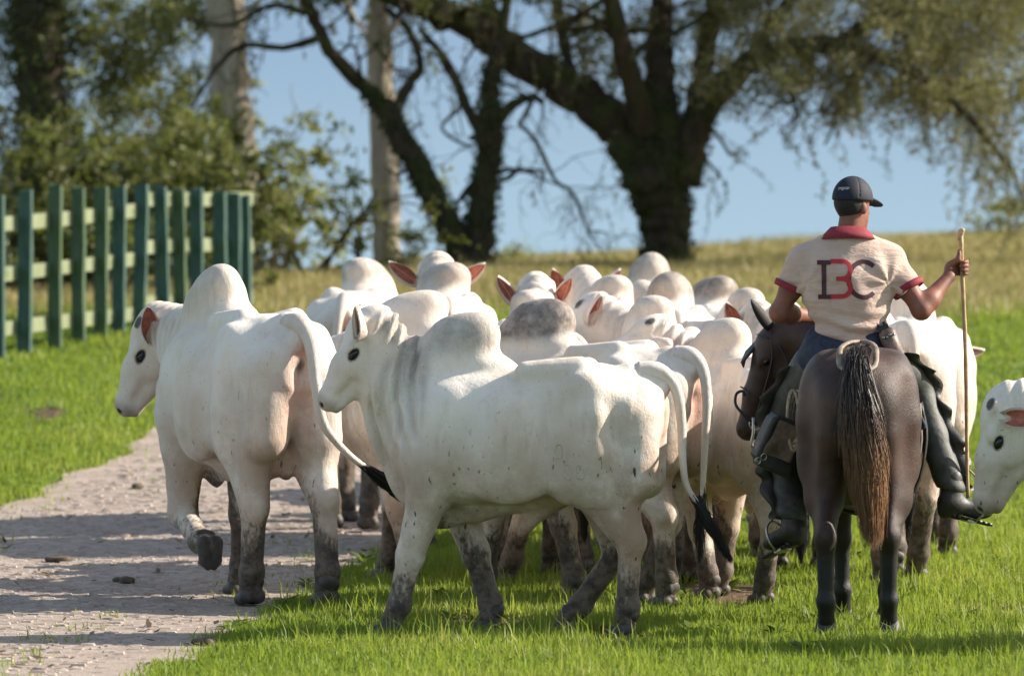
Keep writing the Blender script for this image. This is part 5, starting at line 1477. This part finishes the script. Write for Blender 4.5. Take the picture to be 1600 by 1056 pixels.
    # embroidered word on the back of the cap
    cu = bpy.data.curves.new('cap_word', 'FONT'); cu.body = 'pegstar'; cu.size = .030; cu.shear = .35; cu.extrude = 0; cu.resolution_u = 3
    tmp = bpy.data.objects.new('cap_word', cu); COL.objects.link(tmp)
    me = bpy.data.meshes.new_from_object(tmp.evaluated_get(bpy.context.evaluated_depsgraph_get())); bpy.data.objects.remove(tmp); bpy.data.curves.remove(cu)
    co = np.empty(len(me.vertices) * 3); me.vertices.foreach_get('co', co); co = co.reshape(-1, 3); fc = [tuple(p.vertices) for p in me.polygons]; bpy.data.meshes.remove(me)
    co[:, 0] = (co[:, 0] - (co[:, 0].max() + co[:, 0].min()) / 2) * .62
    ov = []
    for x, y, _ in co:
        o = Vector((HEAD[0] - .050 + x, HEAD[1] - .4, HEAD[2] + .092 + y * .8)); r = capbvh.ray_cast(o, Vector((0, 1, 0)))
        ov.append(r[0] + r[1] * .0022 if r[0] else o + Vector((0, .32, 0)))
    link('cap_word', mesh_data('cap_word', [tuple(v) for v in ov], fc, M['white_thread'], False), cp)
    # ---- shirt: trunk, yoke and sleeves, wrinkled
    f = Field((-.48, -.28, 1.33), (.52, .32, 2.06), .0085)
    f.chain([(0.015, .01, 1.41), (.012, .0, 1.50), (.008, -.005, 1.60), (0, -.005, 1.72), (0, .01, 1.82)], [.168, .168, .176, .186, .160], .05, (np.array([0, 1.0, 0]), .80))
    for s in (-1, 1):
        f.ell((s * .115, -.035, 1.775), (.105, .085, .115), .06); f.ell((s * .13, .0, 1.67), (.085, .10, .13), .06)
        f.cone((s * .02, .015, 1.895), .085, (SHR if s > 0 else SHL) + np.array([0, 0, -.006]), .074, .06)
    f.cone((0, .025, 1.86), .098, (.004, .03, 1.965), .078, .05); f.cone((0, .02, 1.925), .078, (.16, .02, 1.868), .056, .06); f.cone((0, .02, 1.925), .078, (-.16, .02, 1.868), .056, .06)
    sr = SHR + (ELR - SHR) * .62; slv = SHL + (ELL - SHL) * .56
    f.cone(SHR + (-.01, 0, -.012), .080, sr, .084, .06); f.cone(SHL + (.01, 0, -.012), .080, slv, .084, .06)
    sl, X, Y, Z = f.sub((-9,) * 3, (9,) * 3)
    for S, E, e in ((SHR, ELR, sr), (SHL, ELL, slv)):
        d = (E - S) / np.linalg.norm(E - S); pl = (X - e[0]) * d[0] + (Y - e[1]) * d[1] + (Z - e[2]) * d[2]
        side = (np.sign(e[0]) * X > .235)
        f.F = np.where(side, np.maximum(f.F, pl.astype(np.float32)), f.F)
    f.F = np.maximum(f.F, (1.385 - Z + .02 * np.sin(X * 9)).astype(np.float32) + 0 * f.F); f.F = np.maximum(f.F, (Z - 1.968).astype(np.float32) + 0 * f.F)
    V, Q = f.mesh(2); N = vnormals(V, Q); x, y, z = V.T
    low = 1 - sstep(1.45, 1.66, z)
    fold = low * .0105 * np.sin(z * 88 + 5.0 * x + 1.8 * np.sin(x * 13 + 1) + 1.2 * wob(V, 9.0)) + low * .006 * np.sin(z * 47 - 14 * x + 2 * wob(V, 6., 3.))
    for s, cx in ((1, .205), (-1, -.205)):
        r = np.hypot(x - cx, (z - 1.72) * .8)
        fold = fold + .0060 * np.exp(-((r - .07) / .075) ** 2) * np.sin(np.arctan2(z - 1.72, (x - cx) * s) * 7 + 1.5 * wob(V, 8., 2.)) * (np.abs(z - 1.74) < .2)
    fold = fold + .0055 * np.sin(x * 26 + z * 15 + 1.5 * wob(V, 7.0, 4.)) * sstep(1.5, 1.6, z) * (1 - sstep(1.8, 1.9, z)) + .002 * wob(V, 24.0)
    V = V + N * fold[:, None]
    sh = link('shirt', mesh_data('shirt', V, Q, M['shirt']), root)
    bvh = BVHTree.FromPolygons(V.tolist(), Q.tolist())
    # collar and sleeve bands
    def band(name, c, d, r0, r1, wid, mat, flat=1.0, par=sh, squ=None):
        d = np.array(d, float); d /= np.linalg.norm(d); u = np.cross(d, [0, 1.0, 0]); u /= np.linalg.norm(u); v = np.cross(d, u)
        a = np.linspace(0, 2 * np.pi, 32, endpoint=False); rows = []
        for t, rr in ((0, r0), (.5, (r0 + r1) / 2 + .002), (1, r1), (1, r1 - .006), (.5, (r0 + r1) / 2 - .005), (0, r0 - .006)):
            rows.append(np.array(c) + d * wid * t + rr * (np.cos(a)[:, None] * u + flat * np.sin(a)[:, None] * v))
        W = np.concatenate(rows); i = np.arange(32); q = []
        for k in range(6):
            b0, b1 = k * 32, ((k + 1) % 6) * 32; q.append(np.stack([b0 + i, b0 + (i + 1) % 32, b1 + (i + 1) % 32, b1 + i], 1))
        return link(name, mesh_data(name, W, np.concatenate(q), M[mat]), par)
    band('collar', (.002, .014, 1.940), (0, .08, 1.0), .150, .088, .066, 'maroon', .86)
    dR = (ELR - SHR) / np.linalg.norm(ELR - SHR); dL = (ELL - SHL) / np.linalg.norm(ELL - SHL)
    band('sleeve_band', sr - dR * .030, dR, .0885, .0865, .034, 'maroon'); band('sleeve_band', slv - dL * .030, dL, .0885, .0865, .034, 'maroon')
    # letters printed across the back: I B C, the B drawn as a red 3 leaning on the I
    def stroke(pts, w, n=40):
        P = np.array(pts, float); S = np.r_[0, np.cumsum(np.linalg.norm(np.diff(P, axis=0), axis=1))]; s = np.linspace(0, S[-1], n)
        C = np.stack([np.interp(s, S, P[:, 0]), np.interp(s, S, P[:, 1])], 1); T = np.gradient(C, axis=0); T /= np.linalg.norm(T, axis=1, keepdims=True); Nn = np.c_[-T[:, 1], T[:, 0]]
        rows = np.stack([C + Nn * w * k for k in (-.5, -.17, .17, .5)], 1).reshape(-1, 2)
        i = np.arange(n - 1)[:, None] * 4 + np.arange(3)[None]; return rows, np.stack([i, i + 4, i + 5, i + 1], -1).reshape(-1, 4)
    def arc(cx, cz, rx, rz, a0, a1): return [(cx + rx * math.cos(a), cz + rz * math.sin(a)) for a in np.linspace(R(a0), R(a1), 30)]
    def letter(name, strokes, mat, lift):
        Vv = []; Qq = []; o = 0
        for rows, q in strokes:
            for a, b in rows:
                c = Vector((a - .012, -.6, b + 1.742)); r = bvh.ray_cast(c, Vector((0, 1, 0)))
                Vv.append(tuple(r[0] + Vector((0, -lift, 0))) if r[0] else (a, -.15, b + 1.742))
            Qq.append(q + o); o += len(rows)
        link(name, mesh_data(name, Vv, np.concatenate(Qq), M[mat], True), sh)
    k = .000700; p = lambda X, Y: ((X - 555) * k, (372 - Y) * k); w = 33 * k
    letter('letter_i', [stroke([p(390, 268), p(392, 486)], w), stroke([p(342, 252), p(440, 252)], w), stroke([p(350, 501), p(440, 501)], w)], 'print_dark', .0035)
    th = [p(440, 243)] + [(a, b) for a, b in arc(*p(520, 306), 62 * k, 63 * k, 90, -90)]
    lo = arc(*p(522, 433), 60 * k, 65 * k, 90, -90) + [p(440, 499)]
    letter('letter_b', [stroke(th, w, 60), stroke([p(478, 370), p(540, 370)], w * .95), stroke(lo, w, 60)], 'print_red', .0045)
    letter('letter_c', [stroke(arc(*p(678, 376), 110 * k, 129 * k, 48, 312), w, 110)], 'print_dark', .0030)
    # ---- trousers, chaps, boots
    f = Field((-.30, -.20, 1.18), (.30, .32, 1.50), .011)
    f.cone((-.07, .02, 1.37), .135, (.07, .02, 1.37), .135, .05); f.ell((0, -.03, 1.36), (.18, .12, .11), .05)
    for L in (LEGR, LEGL):
        a, b = np.array(L[0]), np.array(L[1]); f.cone(a, .125, a * .6 + b * .4, .10, .05)
    V, Q = f.mesh(2); V = V + vnormals(V, Q) * (.003 * wob(V, 22.0))[:, None]
    link('trousers', mesh_data('trousers', V, Q, M['jeans']), root)
    mb = MB(); a = np.linspace(0, 2 * np.pi, 40); mb.tube(np.c_[.012 + .176 * np.cos(a), .01 + .142 * np.sin(a), 1.388 + 0 * a], .018, 6, flat=.3, cap=False); mb.build('belt', M['dark_leather'], root)
    for L, s in ((LEGR, 1), (LEGL, -1)):
        P = [np.array(p) for p in L]
        lo_ = np.min(P, 0) - .22; hi_ = np.max(P, 0) + .22; lo_[2] = P[2][2] - .10
        f = Field(lo_, hi_, .010)
        a = P[0] * .72 + P[1] * .28; f.cone(a, .115, P[1], .084, .04); f.cone(P[1], .086, P[1] * .5 + P[2] * .5, .077, .03); f.cone(P[1] * .5 + P[2] * .5, .077, P[2] + (0, 0, .02), .074, .03)
        sl, X, Y, Z = f.sub((-9,) * 3, (9,) * 3)
        f.F = np.maximum(f.F, (P[2][2] - .005 + .015 * np.sin(X * 30) - Z).astype(np.float32))
        V, Q = f.mesh(2); V = V + vnormals(V, Q) * (.006 * wob(V, 16.0, s) + .005 * np.sin(V[:, 2] * 60 + 20 * V[:, 0] + 2 * wob(V, 9.)) * (1 - sstep(.6, .9, V[:, 2])))[:, None]
        ch = link('chaps_leg', mesh_data('chaps_leg', V, Q, M['chaps']), root)
        # loose scalloped flap along the outer edge
        n1 = 60; t = np.linspace(0, 1, n1); C = catmull([P[0] * .6 + P[1] * .4 + (s * .06, -.06, .05), P[1] + (s * .05, -.06, .02), P[1] * .5 + P[2] * .5 + (s * .065, -.03, 0), P[2] + (s * .055, -.02, -.01)], n1)
        wv = .050 + .034 * np.sin(t * 6.0 + .4) ** 2 + .016 * np.sin(t * 40)
        out = C + np.c_[s * wv, -.02 * np.sin(t * 30), .012 * np.sin(t * 26)]
        mid = (C + out) / 2 + np.c_[0 * t, .012 * np.sin(t * 34 + 1), 0 * t]
        G = np.stack([C, mid, out, out + (0, .010, 0), mid + (0, .010, 0), C + (0, .010, 0)], 1).reshape(-1, 3)
        i = np.arange(n1 - 1)[:, None] * 6 + np.arange(6)[None]; i2 = np.arange(n1 - 1)[:, None] * 6 + (np.arange(6)[None] + 1) % 6
        link('flap', mesh_data('flap', G, np.stack([i, i + 6, i2 + 6, i2], -1).reshape(-1, 4), M['dark_leather']), ch)
        # boot
        d = P[4] - P[3]; d /= np.linalg.norm(d); fl = np.array([d[0], d[1], 0]); fl /= np.linalg.norm(fl); dn = np.array([0, 0, -1.0])
        f = Field(P[3] - .30, P[3] + .36, .009)
        f.cone(P[2] + (0, 0, .06), .062, P[3], .056, .03); f.cone(P[3] - d * .03, .050, P[4] - d * .04, .044, .03); f.ell(P[4] - d * .03, (.075, .046, .036), .03, frame(math.atan2(d[1], d[0]), -math.asin(d[2])))
        f.cone(P[3] - d * .045 + (0, 0, -.05), .038, P[3] - d * .03 + (0, 0, -.01), .045, .03)
        V, Q = f.mesh(2); bt = link('boot', mesh_data('boot', V, Q, M['dark_leather']), root)
        mb = MB(); Fm = frame(math.atan2(d[1], d[0]), -math.asin(d[2])); c0 = P[3] * .5 + P[4] * .5 - Fm[:, 2] * .058
        for kk in range(9):
            mb.box(c0 + Fm[:, 0] * (-.115 + .030 * kk), (.026, .078 - .004 * abs(kk - 5), .014 if kk > 2 else .030), Matrix(Fm.tolist()))
        mb.build('sole', M['black_plastic'], bt)
    return dict(stick=stick, LEGR=LEGR, LEGL=LEGL)
RD = rider()
rw = lambda p: np.asarray(p, float) + np.array([RX, RY, RZ])

def riding_gear():
    # the long stick
    org = rw(RD['stick'](1)); root = empty('herding_stick', org); tag(root, 'long pale wooden stick with a knobbed top held upright by the rider', 'stick')
    t = np.linspace(0, 1, 30); P = np.array([RD['stick'](x) for x in t]); P[:, 0] += .010 * np.sin(t * 5) * t; P[:, 2] += 0
    mb = MB(); mb.tube(rw(P) - org, np.interp(t, [0, .05, .5, 1], [.013, .011, .0115, .0095]) * (1 + .06 * np.sin(t * 40)), 10); sh = mb.build('shaft', M['wood_stick'], root)
    f = Field((-.05,) * 3, (.05,) * 3, .004); f.ell((0, 0, .012), (.017, .016, .022), .01); f.ell((.010, -.004, .026), (.012, .011, .010), .01); f.ell((-.006, 0, -.012), (.013, .013, .018), .01)
    v, q = f.mesh(1); link('knob', mesh_data('knob', v + rw(P[0]) - org, q, M['wood_stick']), root)
    # radio in a holster on the belt
    org = rw((.205, -.105, 1.43)); root = empty('radio', org); tag(root, 'black two-way radio in a brown holster on the belt of the rider, antenna up', 'radio')
    tilt = Matrix.Rotation(R(-24), 3, 'Y'); tm = np.array(tilt)
    f = Field((-.09, -.07, -.15), (.09, .07, .13), .006)
    f.cone((-.012, 0, -.08), .030, (-.006, 0, .03), .034, .02); f.cone((.018, 0, -.085), .028, (.018, 0, .03), .034, .02); f.ell((.0, -.03, -.03), (.034, .016, .045), .02)
    v, q = f.mesh(1); link('holster', mesh_data('holster', v @ tm.T, q, M['leather']), root)
    mb = MB(); mb.box(tm @ np.array([0, 0, .055]), (.055, .036, .06), tilt); mb.box(tm @ np.array([.012, 0, .09]), (.016, .016, .018), tilt); mb.build('handset', M['black_plastic'], root, False)
    mb = MB(); mb.tube(np.array([tm @ np.array([-.020, 0, .07]), tm @ np.array([-.030, 0, .14]), tm @ np.array([-.034, 0, .245])]), [.0085, .0075, .005], 8); mb.build('antenna', M['black_plastic'], root)
    mb = MB()
    for k in range(4): mb.tube(np.array([tm @ np.array([-.030 + .018 * k, -.040, .03 - .012 * (k % 2)]), tm @ np.array([-.016 + .018 * k, -.046, .022])]), .006, 6)
    mb.build('buckle', M['metal'], root)
    # stirrups with their leathers, one on each side
    for L, s, lab in ((RD['LEGR'], 1, 'bright steel stirrup round the right boot of the rider'), (RD['LEGL'], -1, 'dull steel stirrup round the left boot of the rider')):
        P = [np.array(p) for p in L]; d = P[4] - P[3]; d /= np.linalg.norm(d); Fm = frame(math.atan2(d[1], d[0]), -math.asin(d[2]))
        c = P[3] * .42 + P[4] * .58; org = rw(c); root = empty('stirrup', org); tag(root, lab, 'stirrup', None)
        a = np.linspace(-2.6, 2.6, 22) if True else None
        arch = np.array([Fm[:, 1] * .072 * math.sin(x) + Fm[:, 2] * (.012 + .085 * math.cos(x)) + Fm[:, 0] * .01 for x in a])
        if s > 0: arch = arch + Fm[:, 0][None] * (.055 * (1 + np.cos(a)))[:, None]
        mb = MB(); mb.tube(arch, .0075, 8); mb.build('arch', M['metal'], root)
        mb = MB(); mb.box(-Fm[:, 2] * .066, (.05, .082, .010), Matrix(Fm.tolist())); mb.build('tread', M['metal'], root, False)
        top = P[1] * .55 + P[0] * .45 + np.array([s * .02, .05, -.02]); mb = MB(); k0 = arch[len(arch) // 2]
        mb.tube(catmull([k0, k0 * .5 + (top - c) * .5 + np.array([s * -.05, .06, 0]), top - c], 12), .020, 8, flat=.25); mb.build('stirrup_leather', M['leather'], root)
        mb = MB(); q_ = k0 + np.array([0, -.012, .03])
        mb.tube(q_ + np.array([(.018 * math.cos(x), 0, .018 * math.sin(x)) for x in np.linspace(0, 6.28, 13)]), .004, 6, cap=False); mb.build('buckle', M['metal'], root)
    # boxy leather bag hanging at the left knee
    c = np.array([-.345, .01, .915]); org = rw(c); root = empty('saddlebag', org); tag(root, 'boxy worn leather saddlebag with dark flap at the left knee of the rider', 'bag')
    Rm = Matrix.Rotation(R(24), 3, 'Y') @ Matrix.Rotation(R(14), 3, 'Z'); rm = np.array(Rm)
    f = Field((-.17, -.14, -.20), (.17, .14, .20), .0075)
    def rbox(cx, hx_, k=.01, r_=.018):
        sl, X, Y, Z = f.sub((-9,) * 3, (9,) * 3); qx, qy, qz = np.abs(X - cx[0]) - hx_[0] + r_, np.abs(Y - cx[1]) - hx_[1] + r_, np.abs(Z - cx[2]) - hx_[2] + r_
        d_ = np.sqrt(np.maximum(qx, 0) ** 2 + np.maximum(qy, 0) ** 2 + np.maximum(qz, 0) ** 2) + np.minimum(np.maximum(np.maximum(qx, qy), qz), 0) - r_
        f.put(sl, d_.astype(np.float32), k)
    rbox((0, 0, 0), (.088, .062, .112)); f.ell((-.06, -.01, -.06), (.05, .06, .07), .03)
    v, q = f.mesh(1); v = v + vnormals(v, q) * (.003 * wob(v, 24.))[:, None]; link('pouch', mesh_data('pouch', v @ rm.T, q, M['leather']), root)
    f = Field((-.17, -.14, -.24), (.17, .14, .20), .0075); rbox((.012, -.012, -.118), (.094, .062, .040)); rbox((-.085, -.005, -.01), (.022, .066, .118)); rbox((.0, -.0, .112), (.094, .068, .012))
    v, q = f.mesh(1); v = v + vnormals(v, q) * (.004 * wob(v, 20.))[:, None]; link('flap', mesh_data('flap', v @ rm.T, q, M['dark_leather']), root)
    for k in range(2):
        mb = MB(); q_ = np.array([-.085 + .02 * k, -.072, -.135 + .03 * k]); mb.tube((q_ + np.array([(.014 * math.cos(x), 0, .018 * math.sin(x)) for x in np.linspace(0, 6.28, 13)])) @ rm.T, .0035, 6, cap=False); mb.build('ring', M['metal'], root)
    # coiled rope between bag and horse
    c = np.array([-.255, .02, 1.02]); org = rw(c); root = empty('coiled_rope', org); tag(root, 'tan coiled rope hanging between the saddlebag and the flank of the horse', 'rope')
    for k in range(5):
        a = np.linspace(.0, 6.283, 30); rx = .030 + .006 * k; rz = .155 - .012 * k
        mb = MB(); mb.tube(np.c_[.012 * k + rx * np.cos(a) - .02, -.02 + .055 * np.sin(a) + .008 * k, rz * np.sin(a + .3 * k) * .98 + .01 * k], .0105, 7, cap=False); mb.build('coil', M['rope'], root)
riding_gear()
